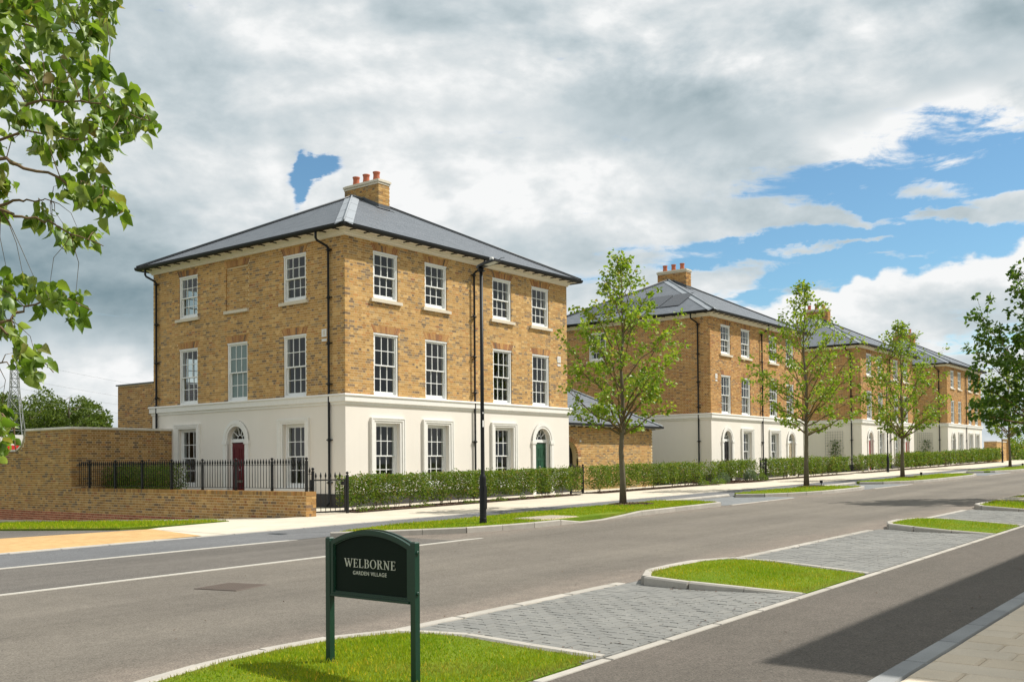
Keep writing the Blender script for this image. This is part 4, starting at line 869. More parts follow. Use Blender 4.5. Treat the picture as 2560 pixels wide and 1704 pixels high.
# flush edgings and lines
def edging(name, label, x0, x1, y, w, dz, m, seg=0.9, n_obj=30, zz=None):
    e_ = empty(name, (x0, y, gz(x0))); tag(e_, label, kind='structure'); x = x0; me = cube_mesh(m, 'chamfer'); i = 0; base = Vector((x0, y, gz(x0)))
    while x < x1-1e-3 and i < n_obj:
        xe = min(x+seg, x1); c = Vector(((x+xe)/2, y, (gz(x)+gz(xe))/2+dz-0.06))-base
        mobj('edging_stone', me, e_, piece_matrix(c, (xe-x-0.005, 0, gz(xe)-gz(x)), (0, w, 0), (0, 0, 0.12))); x = xe; i += 1
    if x < x1:
        b = MB(); n = int((x1-x)/3)+1
        for k in range(n):
            a, c = x+(x1-x)*k/n, x+(x1-x)*(k+1)/n
            b.quad((a-base.x, -w/2, gz(a)+dz-base.z), (c-base.x, -w/2, gz(c)+dz-base.z), (c-base.x, w/2, gz(c)+dz-base.z), (a-base.x, w/2, gz(a)+dz-base.z))
        b.obj('edging_strip', m, e_)
    return e_
edging('edging', 'pale edging stones between the footpath and the bays', 0.0, 125, 4.0, 0.085, 0.013, 'kerb_concrete')
edging('kerb_line', 'smooth grey kerb between the footpath and the slab pavement', 2.0, 125, 2.115, 0.16, 0.020, 'grey_kerb', 0.9, 30)
edging('channel_edging', 'pale flush kerb along the front of the near parking bays', 6.25, 10.05, 6.19, 0.14, 0.014, 'kerb_concrete')
edging('channel_edging', 'pale flush kerb along the front of the second parking bay', 12.45, 18.95, 6.19, 0.14, 0.014, 'kerb_concrete')
edging('channel_edging', 'pale flush kerb along the front of the third parking bay', 21.4, 25.95, 6.19, 0.14, 0.014, 'kerb_concrete')
edging('road_marking', 'long pale line along the road at the side road mouth', -40, 14.9, 11.76, 0.09, 0.010, 'white_line', 55, 1)
edging('road_marking', 'pale line between the junction and the cycle path', -40, 12.9, 14.62, 0.10, 0.014, 'white_line', 53, 1)
edging('channel_edging', 'pale edge stones of the far parking bay after the nearest street tree', 26.1, 30.6, 12.42, 0.12, 0.012, 'kerb_concrete')
edging('channel_edging', 'pale edge stones of the far parking bay after the second street tree', 38.5, 43.4, 12.42, 0.12, 0.012, 'kerb_concrete')
edging('channel_edging', 'pale edge stones of the far parking bay after the third street tree', 57.2, 62.4, 12.42, 0.12, 0.012, 'kerb_concrete')
edging('pavement_edging', 'grey edging between the dark cycle path and pale pavement', 8.0, 125, 16.86, 0.14, 0.020, 'kerb_concrete', 0.9, 30)
edging('crossing_edging', 'pale edging along the yellow crossing', -40, 11.9, 16.93, 0.10, 0.024, 'white_line', 52, 1)
for lab, xa, xb in (('raised kerb behind the far bay after the nearest street tree', 26.0, 30.9), ('raised kerb behind the far bay after the second street tree', 37.8, 43.3), ('raised kerb behind the far bay after the third street tree', 56.8, 62.8)):
    e_ = empty('kerb', (0, 0, 0)); tag(e_, lab, kind='structure'); kerb_run(e_, [(xa, 14.80), (xb, 14.80)], lambda x, y: 0.09, out=-1)
# parking bays of grey blocks (herringbone)
def bay(label, x0, x1, y0, y1, n_ind=0, slant=0.0):
    o = strip('parking_bay', x0, x1, y0, y1, 0.0035, 'paver_joint', label)
    B = []; a, b_ = 0.2, 0.1; u = 0.1; rgb = random.Random(int(x0*10))
    i0 = int((x0)/u)-6
    nx = int((x1-x0)/u)+12; ny = int((y1-y0)/u)+12
    for j in range(-6, ny):
        for i in range(-6, nx):
            k = (i-j) % 4
            if k == 0: bx0, by0, lx, ly = i*u, j*u, 0.2, 0.1
            elif k == 3: bx0, by0, lx, ly = i*u, j*u, 0.1, 0.2
            else: continue
            cx, cy = x0+bx0+lx/2, y0+by0+ly/2
            xa, xb = max(x0+bx0, x0+0.02), min(x0+bx0+lx, x1-0.02); ya, yb = max(y0+by0, y0+0.06), min(y0+by0+ly, y1-0.04)
            if xb-xa < 0.03 or yb-ya < 0.03: continue
            z = gz((xa+xb)/2)-0.012+rgb.uniform(-0.0022, 0.0022)
            B.append([((xa+xb)/2, (ya+yb)/2, z), (xb-xa-0.006, 0, 0.011*(xb-xa)+rgb.uniform(-.001, .001)), (0, yb-ya-0.006, rgb.uniform(-.001, .001)), (0, 0, 0.05)])
    pieces(B, 'paver', 'pavers', 'grey_paver', o, n_ind, 'chamfer', ok=lambda C: C[:, 0] > x0+0.5)
bay('nearest parking bay of grey blocks beside the sign', 6.05, 10.35, 4.0, 6.15, 300)
bay('second parking bay of grey blocks beyond the round-nosed verge', 12.25, 19.2, 4.0, 6.15)
bay('third parking bay of grey blocks near the right edge', 21.2, 26.2, 4.0, 6.15)
for i, (xa, xb) in enumerate(((25.9, 31.2), (37.6, 43.6), (56.6, 63.0))):
    strip('parking_bay', xa, xb, 12.45, 14.74, 0.005, 'grey_paving', 'grey paved bay across the road after the %s street tree' % ('nearest', 'second', 'third')[i])
# blades of grass
def grow_grass():
    V = []; DRY = []; rg = np.random.default_rng(11)
    for outline, hgt, dens, bh, zf in GRASS:
        P = np.array(outline); x0, y0 = P.min(0); x1, y1 = P.max(0); n = int((x1-x0)*(y1-y0)*dens)
        X = rg.uniform(x0, x1, n); Y = rg.uniform(y0, y1, n); ins = np.zeros(n, bool); j = len(P)-1
        for i in range(len(P)):
            xi, yi = P[i]; xj, yj = P[j]
            c = ((yi > Y) != (yj > Y)) & (X < (xj-xi)*(Y-yi)/(yj-yi+1e-12)+xi); ins ^= c; j = i
        X, Y = X[ins], Y[ins]
        Z = np.array([zf(a, b)+hgt(a, b)-0.015 for a, b in zip(X, Y)])
        clump = 0.75+0.5*np.sin(X*2.3+np.sin(Y*3.1))*np.sin(Y*2.7+X*0.6); m = len(X)
        H = bh*rg.uniform(0.45, 1.25, m)*np.clip(clump+0.35, 0.5, 1.4); A = rg.uniform(0, 2*np.pi, m); wd = rg.uniform(0.0025, 0.0055, m)*(1.0 if dens > 1000 else 2.2)
        dist = np.full(m, 9.0)
        for i in range(len(P)):
            p, q_ = P[i], P[(i+1) % len(P)]; e = q_-p; tt = np.clip(((X-p[0])*e[0]+(Y-p[1])*e[1])/(e@e+1e-12), 0, 1); dist = np.minimum(dist, np.hypot(X-p[0]-tt*e[0], Y-p[1]-tt*e[1]))
        patch = np.sin(X*1.9+1.0)*np.sin(Y*2.6+X)+0.5*np.sin(X*5.1+Y*4.0)
        dry = np.clip((0.16-dist)/0.16, 0, 1)*rg.uniform(0.2, 1.0, m)+np.clip(patch-0.75, 0, 1)*rg.uniform(0, 0.9, m); DRY.append(np.repeat(np.clip(dry, 0, 0.9), 3))
        lean = rg.uniform(0, 0.9, m)*H; LA = rg.uniform(0, 2*np.pi, m)
        b0 = np.stack([X-np.cos(A)*wd, Y-np.sin(A)*wd, Z], 1); b1 = np.stack([X+np.cos(A)*wd, Y+np.sin(A)*wd, Z], 1); tp_ = np.stack([X+np.cos(LA)*lean, Y+np.sin(LA)*lean, Z+H], 1)
        V.append(np.stack([b0, b1, tp_], 1).reshape(-1, 3))
    V = np.concatenate(V); nf = len(V)//3
    me = mesh_np('grass', V, np.arange(len(V)), np.full(nf, 3), 'grass_blade'); at = me.attributes.new('dry', 'FLOAT', 'POINT'); at.data.foreach_set('value', np.concatenate(DRY).astype(np.float32))
    o = mobj('grass', me); tag(o, 'short mown grass blades covering the verges', kind='stuff')
grow_grass()

# ------------------------------------------------------------------ houses
pl_l = Matrix.Translation((0, 0.92, 5.24)) @ Matrix.Rotation(-math.pi/2, 4, 'Z'); pl_f = Matrix.Translation((11.21, 0, 5.21))
HX = [20.67, 44.9, 67.0, 88.6]; HZ = [0.22, 0.46, 0.80, 1.10]
GRP = 'three storey brick houses along the street'
build_house('house', 'nearest yellow brick house with green front door and maroon side door', (HX[0], 22.36, HZ[0]), 0, dict(fine=True, group=GRP, doors={3: 'green_paint'},
    left=[(CY[0], 2, 'w'), (CY[1], 2, 'blind'), (CY[2], 2, 'w'), (CY[0], 1, 'w'), (CY[1], 1, 'obscured'), (CY[2], 1, 'w'), (CY[0], 0, 'w'), (CY[1], 0, ('d', 'maroon_paint')), (CY[2], 0, 'w')], plates=[pl_l, pl_f]))
build_house('house', 'second brick house in the row, with black front door and dark roof panels', (HX[1], 22.36, HZ[1]), 0, dict(group=GRP, doors={0: 'black_paint', 3: 'stone_paint'}, left=[(6.6, 2, 'w')], solar=True, pipe_far=False, plates=[Matrix.Translation((0.62, 0, 5.2))]))
build_house('house', 'third brick house in the row, with two red front doors', (HX[2], 22.36, HZ[2]), 0, dict(group=GRP, doors={0: 'crimson_paint', 3: 'scarlet_paint'}, left=[(6.6, 2, 'w')], pipe_far=False))
build_house('house', 'farthest brick house in the row, with dark grey front door', (HX[3], 22.36, HZ[3]), 0, dict(group=GRP, doors={0: 'grey_door_paint'}, left=[(6.6, 2, 'w')], pipe_far=False))
NH = build_house('house', 'brick house on the near pavement side, outside the picture, shading the footpath', (12.25+LX, -1.95, 0.13), math.pi, dict(group=GRP, doors={0: 'black_paint'}, left=[], bricks=False, plain_roof=True, pipe_far=False))

# ---- brick building linking first and second house
def wall_block(fm, L, z0, z1, holes, seed, corner0=None, corner1=None): return course_bricks(L, z0, z1, holes, fm, corner0=corner0, corner1=corner1, seed=seed)
def arch_voussoirs(mb, fm, xc, zc, r, n=17, t=0.21, o=0.0035, a0=0.0, a1=math.pi):
    for i in range(n):
        p, q = a0+(a1-a0)*i/n+0.008, a0+(a1-a0)*(i+1)/n-0.008
        P = [(xc+r*math.cos(p), zc+r*math.sin(p)), (xc+(r+t)*math.cos(p), zc+(r+t)*math.sin(p)), (xc+(r+t)*math.cos(q), zc+(r+t)*math.sin(q)), (xc+r*math.cos(q), zc+r*math.sin(q))]
        mb.add([fm(x, o, z) for x, z in P]+[fm(x, o-0.1, z) for x, z in P], [(0, 1, 2, 3), (0, 4, 5, 1), (1, 5, 6, 2), (2, 6, 7, 3), (3, 7, 4, 0)])
def link_building():
    X0, Yf, zb = 32.5, 24.0, 0.36; L = 9.45; D = 5.5; ev = 2.72
    r = empty('garage', (X0, Yf, zb)); tag(r, 'low brick outbuilding with slate roof and arched gateway between two houses', 'garage')
    fm = lambda a, o, z: (a, -o, z); rtm = lambda a, o, z: (L+o, a, z)
    ax, ar, az = 2.45, 0.66, 1.40
    cut = [(ax, ar, ar, 0, az)] + [(ax, math.sqrt(max((ar+0.21)**2-(k*0.075)**2, 0)), math.sqrt(max((ar+0.21)**2-((k+1)*0.075)**2, 0)), az+k*0.075, az+(k+1)*0.075) for k in range(12)]
    mb = MB(); face_with_holes(mb, fm, 0, L, -0.3, ev, [(ax-ar, ax+ar, 0, az+ar)], 0, 0.3)
    P = arc(ar, az, 18)
    for q in range(18):
        (x0, z0), (x1, z1) = P[q], P[q+1]; mb.quad(fm(ax+x0, 0, z0), fm(ax+x1, 0, z1), fm(ax+x1, 0, az+ar), fm(ax+x0, 0, az+ar)); mb.quad(fm(ax+x0, 0, z0), fm(ax+x1, 0, z1), fm(ax+x1, -0.35, z1), fm(ax+x0, -0.35, z0))
    mb.quad(rtm(0, 0, -.3), rtm(D, 0, -.3), rtm(D, 0, ev), rtm(0, 0, ev)); mb.quad((0, D, -.3), (L, D, -.3), (L, D, ev), (0, D, ev)); mb.quad((0, 0, -.3), (0, D, -.3), (0, D, ev), (0, 0, ev))
    mb.obj('brick_wall', 'mortar', r)
    pieces(wall_block(fm, L, 0.0, ev-0.02, cut, 31, None, 'A'), 'brick', 'brickwork', 'stock_brick', r)
    a = MB(); arch_voussoirs(a, fm, ax, az, ar); o = a.obj('arch', 'gauged_brick', r); o['kind'] = 'stuff'
    g = MB(); g.box(ax-ar, ax+ar, 0.30, 0.34, 0, az+ar)
    for k in range(9): g.box(ax-ar+0.15*k, ax-ar+0.15*k+0.012, 0.288, 0.299, 0, az+ar)
    g.obj('gate_door', 'black_paint', r)
    e = 0.36; ze = ev+0.10; run = D/2+e; rise = 1.75; zr = ze+rise
    b = MB(); b.add([(-0.1, -e, ze), (L+e, -e, ze), (L+e, D+e, ze), (-0.1, D+e, ze), (-0.1, D/2, zr), (L-D/2, D/2, zr)], [(0, 1, 5, 4), (1, 2, 5), (2, 3, 4, 5), (3, 0, 4)]); roof = b.obj('roof', 'slate', r)
    B = []; sl = math.hypot(run, rise); esl = Vector((0, run/sl, rise/sl)); nrm = Vector((0, -rise/sl, run/sl)); rg = random.Random(8)
    for k in range(int(sl/0.2)+1):
        s0 = k*0.2-0.03; s1 = min(s0+0.215, sl-0.02); x = -0.1-0.125*(k % 2); xh = L+e-max(s0+0.15, 0)/sl*run
        while x < L+e:
            p0, p1 = max(x+.001, -0.1), min(x+.249, xh-0.03)
            if p1-p0 > .05 and s1-s0 > .05:
                t = rg.uniform(0, 0.004); up = esl*(s1-s0)+nrm*(-0.0065-t); nn = Vector((1, 0, 0)).cross(up).normalized()
                c = Vector((0, -e, ze))+Vector((1, 0, 0))*((p0+p1)/2)+esl*((s0+s1)/2)+nrm*(0.0072+t/2); B.append([tuple(c), (p1-p0, 0, 0), tuple(up), tuple(nn*0.005)])
            x += .25
    pieces(B, 'slate', 'slates', 'slate', roof)
    for p, q in (((L+e, -e, ze), (L-D/2, D/2, zr)), ((L+e, D+e, ze), (L-D/2, D/2, zr))):
        b = MB(); b.tube([Vector(p)+Vector((0, 0, .04)), Vector(q)+Vector((0, 0, .04))], 0.06, 6); b.obj('hip_lead', 'lead', roof)
    b = MB(); b.tube([(-0.1, D/2, zr+.04), (L-D/2, D/2, zr+.04)], 0.06, 6); b.obj('ridge', 'dark_lead', roof)
    b = MB(); b.box(-0.1, L+0.3, -0.30, 0.0, ev, ev+0.09); b.box(L+0.0, L+0.3, 0.0, D+0.3, ev, ev+0.09); b.obj('soffit', 'cream_paint', r)
    b = MB(); b.box(-0.12, L+0.42, -0.42, -0.301, ev+0.03, ev+0.13); b.box(L+0.301, L+0.42, -0.30, D+0.3, ev+0.03, ev+0.13); b.obj('gutter', 'black_metal', r)
    bm = MB().box(-0.025, 0.025, -0.36, -0.12, -0.045, -0.001).mesh('gutter_bracket', 'black_metal')
    for i in range(17): mobj('gutter_bracket', bm, r, Matrix.Translation((0.15+i*0.56, 0, ev)))
    b = MB(); b.tube([(0.09, -0.36, ev+0.03), (0.09, -0.3, ev-0.15), (0.09, -0.06, ev-0.3), (0.09, -0.06, 0.1)], 0.035, 8); b.obj('downpipe', 'black_metal', r)
    p = MB(); p.box(3.2, 3.32, -0.03, -0.01, 2.05, 2.13); p.obj('wall_plate', 'white_plastic', r)
link_building()
# ---- rear brick extension of the first house
def extension():
    r = empty('house_extension', (20.69, 32.55, 0.1)); tag(r, 'plain brick block with flat dark coping behind the first house', 'building')
    fm = lambda a, o, z: (a, -o, z); lm = lambda a, o, z: (-o, a, z); L, D, H = 4.4, 2.35, 4.46
    mb = MB(); mb.box(0.0, L, 0.0, D, -0.3, H); mb.obj('brick_wall', 'mortar', r)
    pieces(course_bricks(L, 1.5, H-0.02, [], fm, corner0='A', seed=41)+course_bricks(D, 1.5, H-0.02, [], lm, corner0='B', seed=42), 'brick', 'brickwork', 'shaded_wall_brick', r)
    b = MB(); b.box(-0.06, L+0.06, -0.06, D+0.06, H, H+0.05); b.obj('coping', 'dark_lead', r)
extension()

# ------------------------------------------------------------------ garden wall, railing, gates
WX, WY = 16.93, 19.79
def garden_wall():
    r = empty('garden_wall', (WX, WY, 0)); tag(r, 'brick boundary wall with red plinth, low under the railings and tall at left', 'wall')
    lm = lambda a, o, z: (-o, a, z); fm = lambda a, o, z: (a, -o, z); T = 0.33; La = 11.53
    rest = []; red = []
    B = course_bricks(La, -0.465, 0.735, [], lm, corner0='B', seed=51) + course_bricks(T, -0.465, 0.735, [], fm, corner0='A', seed=52)
    sw = [(34.34, 2.80), (34.40, 2.62), (34.50, 2.42), (34.64, 2.26), (34.82, 2.15), (35.0, 2.09), (50.0, 2.09)]
    lm2 = lambda a, o, z: (-o, La+a, z)
    holes = [((sw[i][0]+50)/2-31.32, (50-sw[i][0])/2, (50-sw[i][0])/2, sw[i][1]-0.075 if False else sw[i+1][1], sw[i][1]+0.02) for i in range(len(sw)-2)]
    B += course_bricks(16.0, -0.915, 2.76, holes, lm2, corner0=None, seed=53)
    fm3 = lambda a, o, z: (T+a, La-o, z)
    B += course_bricks(3.55, 0.135, 2.76, [], fm3, seed=54) + course_bricks(T+0.012, 0.885, 2.76, [], lambda a, o, z: (a-0.006, La-0.004-o, z), seed=55)
    for b_ in B: (red if b_[0][2] < 0.02 and b_[0][0] < 0.25 else rest).append(b_)
    pieces(rest, 'brick', 'brickwork', 'shaded_wall_brick', r, 300, ok=lambda C: C[:, 1] < 31); pieces(red, 'red_brick', 'red_brickwork', 'red_brick', r)
    c = MB(); c.box(0.0, T, 0.006, La, -0.9, 0.74); c.box(0.001, T, La, La+3.0, -0.9, 2.78); c.box(T, 3.9, La+0.0, La+T, -0.2, 2.78)
    pp = [(y-WY, z-0.02) for y, z in sw]; c.add([(x, a, z) for x in (0.001, T) for a, z in ([(pp[0][0]-0.05, -0.9), (pp[0][0]-0.05, 2.78)]+pp+[(pp[-1][0], -0.9)])], [tuple(range(9)), tuple(reversed(range(9, 18)))]+[(i, i+1, i+10, i+9) for i in range(8)])
    c.obj('wall_core', 'mortar', r)
    # brick on edge along the low wall
    E = []; rg = random.Random(6); y = -0.003
    while y < La:
        E.append([(T/2, y+0.034, 0.79+rg.uniform(-.002, .002)), (T+0.012, 0, 0), (0, 0.064, 0), (0, 0, 0.108)]); y += 0.0745
    pieces(E, 'coping_brick', 'coping_bricks', 'shaded_wall_brick', r)
    b = MB(); b.box(0.01, T-0.01, 0.006, La, 0.73, 0.835); b.obj('coping_bed', 'mortar', r)
    # stone coping
    y = La-0.03; cp = [(La-0.02+0.6*k, min(La-0.02+0.6*(k+1), 34.36-WY)) for k in range(6) if La-0.02+0.6*k < 34.3-WY]
    for a0, a1 in cp: b = MB(); b.box(-0.05, T+0.05, a0+0.003, a1-0.003, 2.782, 2.85); b.obj('coping_stone', 'coping_stone', r)
    for k in range(6): b = MB(); b.box(T+0.052+0.58*k, T+0.052+0.58*(k+1)-0.006, La-0.05, La+T+0.05, 2.782, 2.85); b.obj('coping_stone', 'coping_stone', r)
    pq = [(y_-WY, z) for y_, z in sw[:-1]]+[(50-WY, 2.09)]
    b = MB()
    for i in range(len(pq)-1):
        (a0, z0), (a1, z1) = pq[i], pq[i+1]; b.add([(x, a, z+dz) for dz in (0, 0.065) for x in (-0.05, T+0.05) for a, z in ((a0, z0), (a1, z1))], [(0, 1, 3, 2), (4, 6, 7, 5), (0, 4, 5, 1), (2, 3, 7, 6)])
    b.obj('coping_sweep', 'coping_stone', r)
garden_wall()
SPEAR = [(0.010, -0.03), (0.014, -0.018), (0.010, -0.006), (0.025, 0.035), (0.024, 0.07), (0.008, 0.135), (0.0015, 0.152)]
def bar_mesh(L, nm='bar'):
    b = MB(); b.lathe([(0.0098, 0), (0.0098, L-0.15)], 0, 0, 6); b.lathe([(r_, L-0.15+z) for r_, z in SPEAR], 0, 0, 8); return b.mesh(nm, 'black_metal')
def post_mesh(L, w=0.028):
    b = MB(); b.box(-w, w, -w, w, 0, L-0.07); b.lathe([(0.018, L-0.07), (0.018, L-0.055), (0.036, L-0.04), (0.042, L-0.015), (0.030, L+0.01), (0.006, L+0.022)], 0, 0, 10); return b.mesh('post', 'black_metal')
def railing():
    X = 17.09; zb = 0.842; r = empty('railing', (X, 19.96, zb)); tag(r, 'black spear-topped railing standing on the low brick wall', 'railing')
    ys = [30.5, 28.98, 27.48, 25.95, 24.43, 22.89, 21.34, 19.96]; pm = post_mesh(0.87); bm = bar_mesh(0.79)
    for y in ys: mobj('post', pm, r, Matrix.Translation((0, y-19.96, 0)))
    edges = [31.25]+ys
    for i in range(len(edges)-1):
        a, c = edges[i], edges[i+1]; n = round((a-c)/0.118)
        for k in range(1, n): mobj('bar', bm, r, Matrix.Translation((0, a+(c-a)*k/n-19.96, 0.075)))
    for z in (0.085, 0.70): b = MB(); b.box(-0.02, 0.02, -0.02, 31.3-19.96, z-0.006, z+0.006); b.obj('rail', 'black_metal', r)
    mobj('post', post_mesh(0.60), r, Matrix.Translation((0.16, -0.06, 0))); mobj('bar', bar_mesh(0.60), r, Matrix.Translation((0.08, -0.03, 0.03)))
    for z in (0.085, 0.45): b = MB(); b.tube([(0, 0, z), (0.16, -0.06, z)], 0.008, 6); b.obj('rail', 'black_metal', r)
railing()
def gate(label, x0, x1, y, zg, h, posts=(True, True), nbar=6, h_sp=0.18):
    r = empty('gate', (x0, y, zg)); tag(r, label, 'gate'); w = x1-x0
    b = MB(); s = 0.02
    b.box(0, 2*s, -s, s, 0.06, h); b.box(w-2*s, w, -s, s, 0.06, h); b.box(2*s, w-2*s, -s*0.8, s*0.8, h-0.035, h); b.box(2*s, w-2*s, -s*0.8, s*0.8, 0.06, 0.10); b.obj('gate_frame', 'black_metal', r)
    bm = bar_mesh(h+h_sp-0.08)
    for k in range(1, nbar+1): mobj('bar', bm, r, Matrix.Translation((2*s+(w-4*s)*k/(nbar+1), 0, 0.09)))
    b = MB(); b.box(w-0.13, w-0.05, -0.045, 0.045, h-0.16, h-0.06); b.obj('latch', 'black_metal', r)
    pm = post_mesh(h+h_sp, 0.03)
    if posts[0]: mobj('post', pm, r, Matrix.Translation((-0.05, 0, 0)))
    if posts[1]: mobj('post', pm, r, Matrix.Translation((w+0.06, 0, 0)))
gate('black iron garden gate beside the low brick wall end', 17.36, 18.62, 20.15, 0.205, 0.94, (False, True))
gate('narrow black iron gate between hedges beside the arched gateway', 30.62, 31.32, 20.95, 0.35, 0.92, (True, True), 5)
gate('black iron gate in the hedge of the second house', 47.42, 48.0, 20.9, 0.54, 0.95, (True, True), 4)
NEAR_CL = [(2.29, 4.82, 3.73), (2.54, 5.1, 3.87), (2.52, 4.78, 3.78), (2.76, 4.93, 3.88), (2.83, 4.87, 3.95), (2.5, 4.21, 3.67), (2.18, 4.52, 3.48), (2.76, 5.39, 3.88), (2.49, 4.61, 3.58), (2.56, 4.47, 3.59), (3.09, 5.27, 4.06), (2.42, 5.11, 3.56), (2.73, 5.43, 3.72), (2.6, 4.89, 3.53), (2.79, 4.96, 3.66), (2.53, 4.34, 3.39), (2.56, 5.26, 3.5), (2.8, 5.4, 3.58), (2.68, 4.88, 3.43), (2.9, 5.03, 3.52), (2.91, 4.88, 3.44), (2.55, 4.15, 3.18), (3.06, 4.85, 3.45), (2.98, 4.63, 3.31), (2.41, 4.8, 3.21), (2.33, 4.38, 3.06), (2.92, 5.24, 3.4), (2.75, 4.7, 3.26), (2.98, 4.88, 3.34), (2.81, 5.41, 3.32), (2.79, 5.12, 3.21), (3.0, 5.25, 3.29), (2.72, 4.58, 3.12), (2.61, 5.51, 3.29), (2.42, 5.08, 3.03), (2.71, 5.66, 3.08), (2.65, 5.63, 2.94), (2.41, 4.39, 3.68), (2.35, 4.55, 3.7), (2.32, 4.74, 3.77), (2.68, 5.74, 4.06), (2.38, 5.1, 3.61), (2.75, 5.0, 2.99), (2.59, 4.57, 2.84), (2.77, 4.74, 2.94), (2.71, 4.59, 2.82), (2.73, 4.5, 2.78), (2.86, 4.78, 2.93), (2.8, 4.85, 3.02), (2.83, 5.45, 2.93), (2.74, 5.13, 2.81), (2.94, 5.35, 2.83), (2.88, 5.29, 2.75), (3.03, 5.36, 2.81), (2.86, 4.95, 2.72), (2.25, 4.75, 2.39), (2.7, 5.53, 2.55), (2.82, 5.58, 2.52), (2.83, 5.45, 2.5), (2.53, 5.18, 2.4), (2.75, 5.18, 2.44), (2.48, 4.54, 2.32), (2.91, 5.2, 2.42), (2.76, 4.9, 2.3), (2.47, 4.7, 2.3), (2.19, 4.64, 2.26), (2.67, 5.56, 2.34), (2.78, 5.68, 2.3), (2.28, 4.57, 2.09), (2.72, 5.39, 2.12), (2.53, 4.88, 2.06), (2.38, 4.56, 1.97), (2.43, 4.77, 2.01), (2.59, 5.51, 1.83), (2.69, 5.59, 1.81), (2.18, 4.61, 1.7), (2.54, 5.27, 1.66), (2.21, 4.58, 1.6), (2.57, 5.43, 1.77)]
NEAR_BR = [[(2.2, 5.3, 3.2), (2.38, 5.1, 3.32), (2.51, 4.96, 3.39), (2.65, 4.82, 3.41), (2.77, 4.69, 3.36), (2.89, 4.57, 3.31)], [(2.33, 5.61, 3.71), (2.52, 5.4, 3.94), (2.66, 5.25, 3.9), (2.88, 4.99, 3.85)], [(2.18, 5.17, 2.99), (2.35, 4.97, 3.06), (2.41, 4.93, 3.03), (2.53, 4.8, 2.97), (2.64, 4.7, 2.91), (2.7, 4.66, 2.9), (2.77, 4.6, 2.82)], [(2.29, 5.35, 2.93), (2.46, 5.17, 2.85), (2.52, 5.11, 2.82), (2.6, 5.05, 2.81), (2.71, 4.94, 2.74), (2.8, 4.86, 2.69)], [(2.13, 5.07, 2.13), (2.29, 4.91, 2.23), (2.34, 4.87, 2.28), (2.4, 4.82, 2.33), (2.49, 4.73, 2.37), (2.6, 4.63, 2.31)], [(2.3, 5.19, 2.25), (2.38, 5.11, 2.25), (2.44, 5.07, 2.2), (2.5, 5.03, 2.12), (2.58, 4.95, 2.02)], [(2.19, 5.17, 1.91), (2.33, 5.02, 1.81), (2.39, 4.97, 1.75), (2.41, 4.99, 1.62)], [(2.39, 5.39, 2.92), (2.5, 5.27, 2.92), (2.56, 5.23, 2.94), (2.62, 5.18, 2.96), (2.67, 5.15, 2.95)], [(2.47, 5.76, 3.68), (2.64, 5.57, 3.76), (2.81, 5.38, 3.74), (3.0, 5.17, 3.74)], [(2.31, 5.48, 3.19), (2.55, 5.2, 3.3), (2.71, 5.02, 3.27), (2.91, 4.81, 3.3)], [(2.39, 5.4, 2.14), (2.48, 5.32, 2.09), (2.52, 5.29, 2.07)], [(2.48, 5.89, 4.04), (2.72, 5.63, 4.11), (2.91, 5.42, 4.14), (3.1, 5.2, 4.18)]]

# ------------------------------------------------------------------ leaves, trees, hedges
KITE_V = np.array([[0, 0, 0], [0.40, 0.42, 0.10], [0, 1.0, -0.12], [-0.40, 0.42, 0.10]]); KITE_F = [(0, 1, 2), (0, 2, 3)]
HEART_V = np.array([[0, 0.02, 0], [0.22, 0.0, 0.08], [0.40, 0.22, 0.20], [0.36, 0.52, 0.16], [0.19, 0.82, -0.02], [0.02, 1.10, -0.30], [-0.17, 0.84, -0.06], [-0.34, 0.54, 0.10], [-0.42, 0.20, 0.16], [-0.22, -0.02, 0.06], [0, 0.32, 0.0], [0, 0.68, -0.06]])
HEART_F = [(0, 1, 2, 10), (10, 2, 3, 11), (11, 3, 4, 5), (0, 10, 8, 9), (10, 11, 7, 8), (11, 5, 6, 7)]
def leaves_mesh(name, C, tip, size, m, tv=KITE_V, tf=KITE_F, seed=0, flat=0.0):
    rg = np.random.default_rng(seed); C = np.asarray(C, float); n = len(C); T = np.asarray(tip, float); T /= np.linalg.norm(T, axis=1)[:, None]+1e-9
    N = rg.normal(size=(n, 3)); N[:, 2] += flat; N -= T*np.sum(N*T, 1)[:, None]; N /= np.linalg.norm(N, axis=1)[:, None]+1e-9
    X = np.cross(T, N); sz = np.asarray(size)[:, None, None]
    V = C[:, None, :] + sz*(tv[None, :, 0, None]*X[:, None] + tv[None, :, 1, None]*T[:, None] + tv[None, :, 2, None]*N[:, None]); k = len(tv)
    fl = np.concatenate([np.array(f) for f in tf]); cnt = np.array([len(f) for f in tf])
    F = (fl[None] + (np.arange(n)*k)[:, None]).reshape(-1)
    return mesh_np(name, V.reshape(-1, 3), F, np.tile(cnt, n), m, smooth=(k > 4))
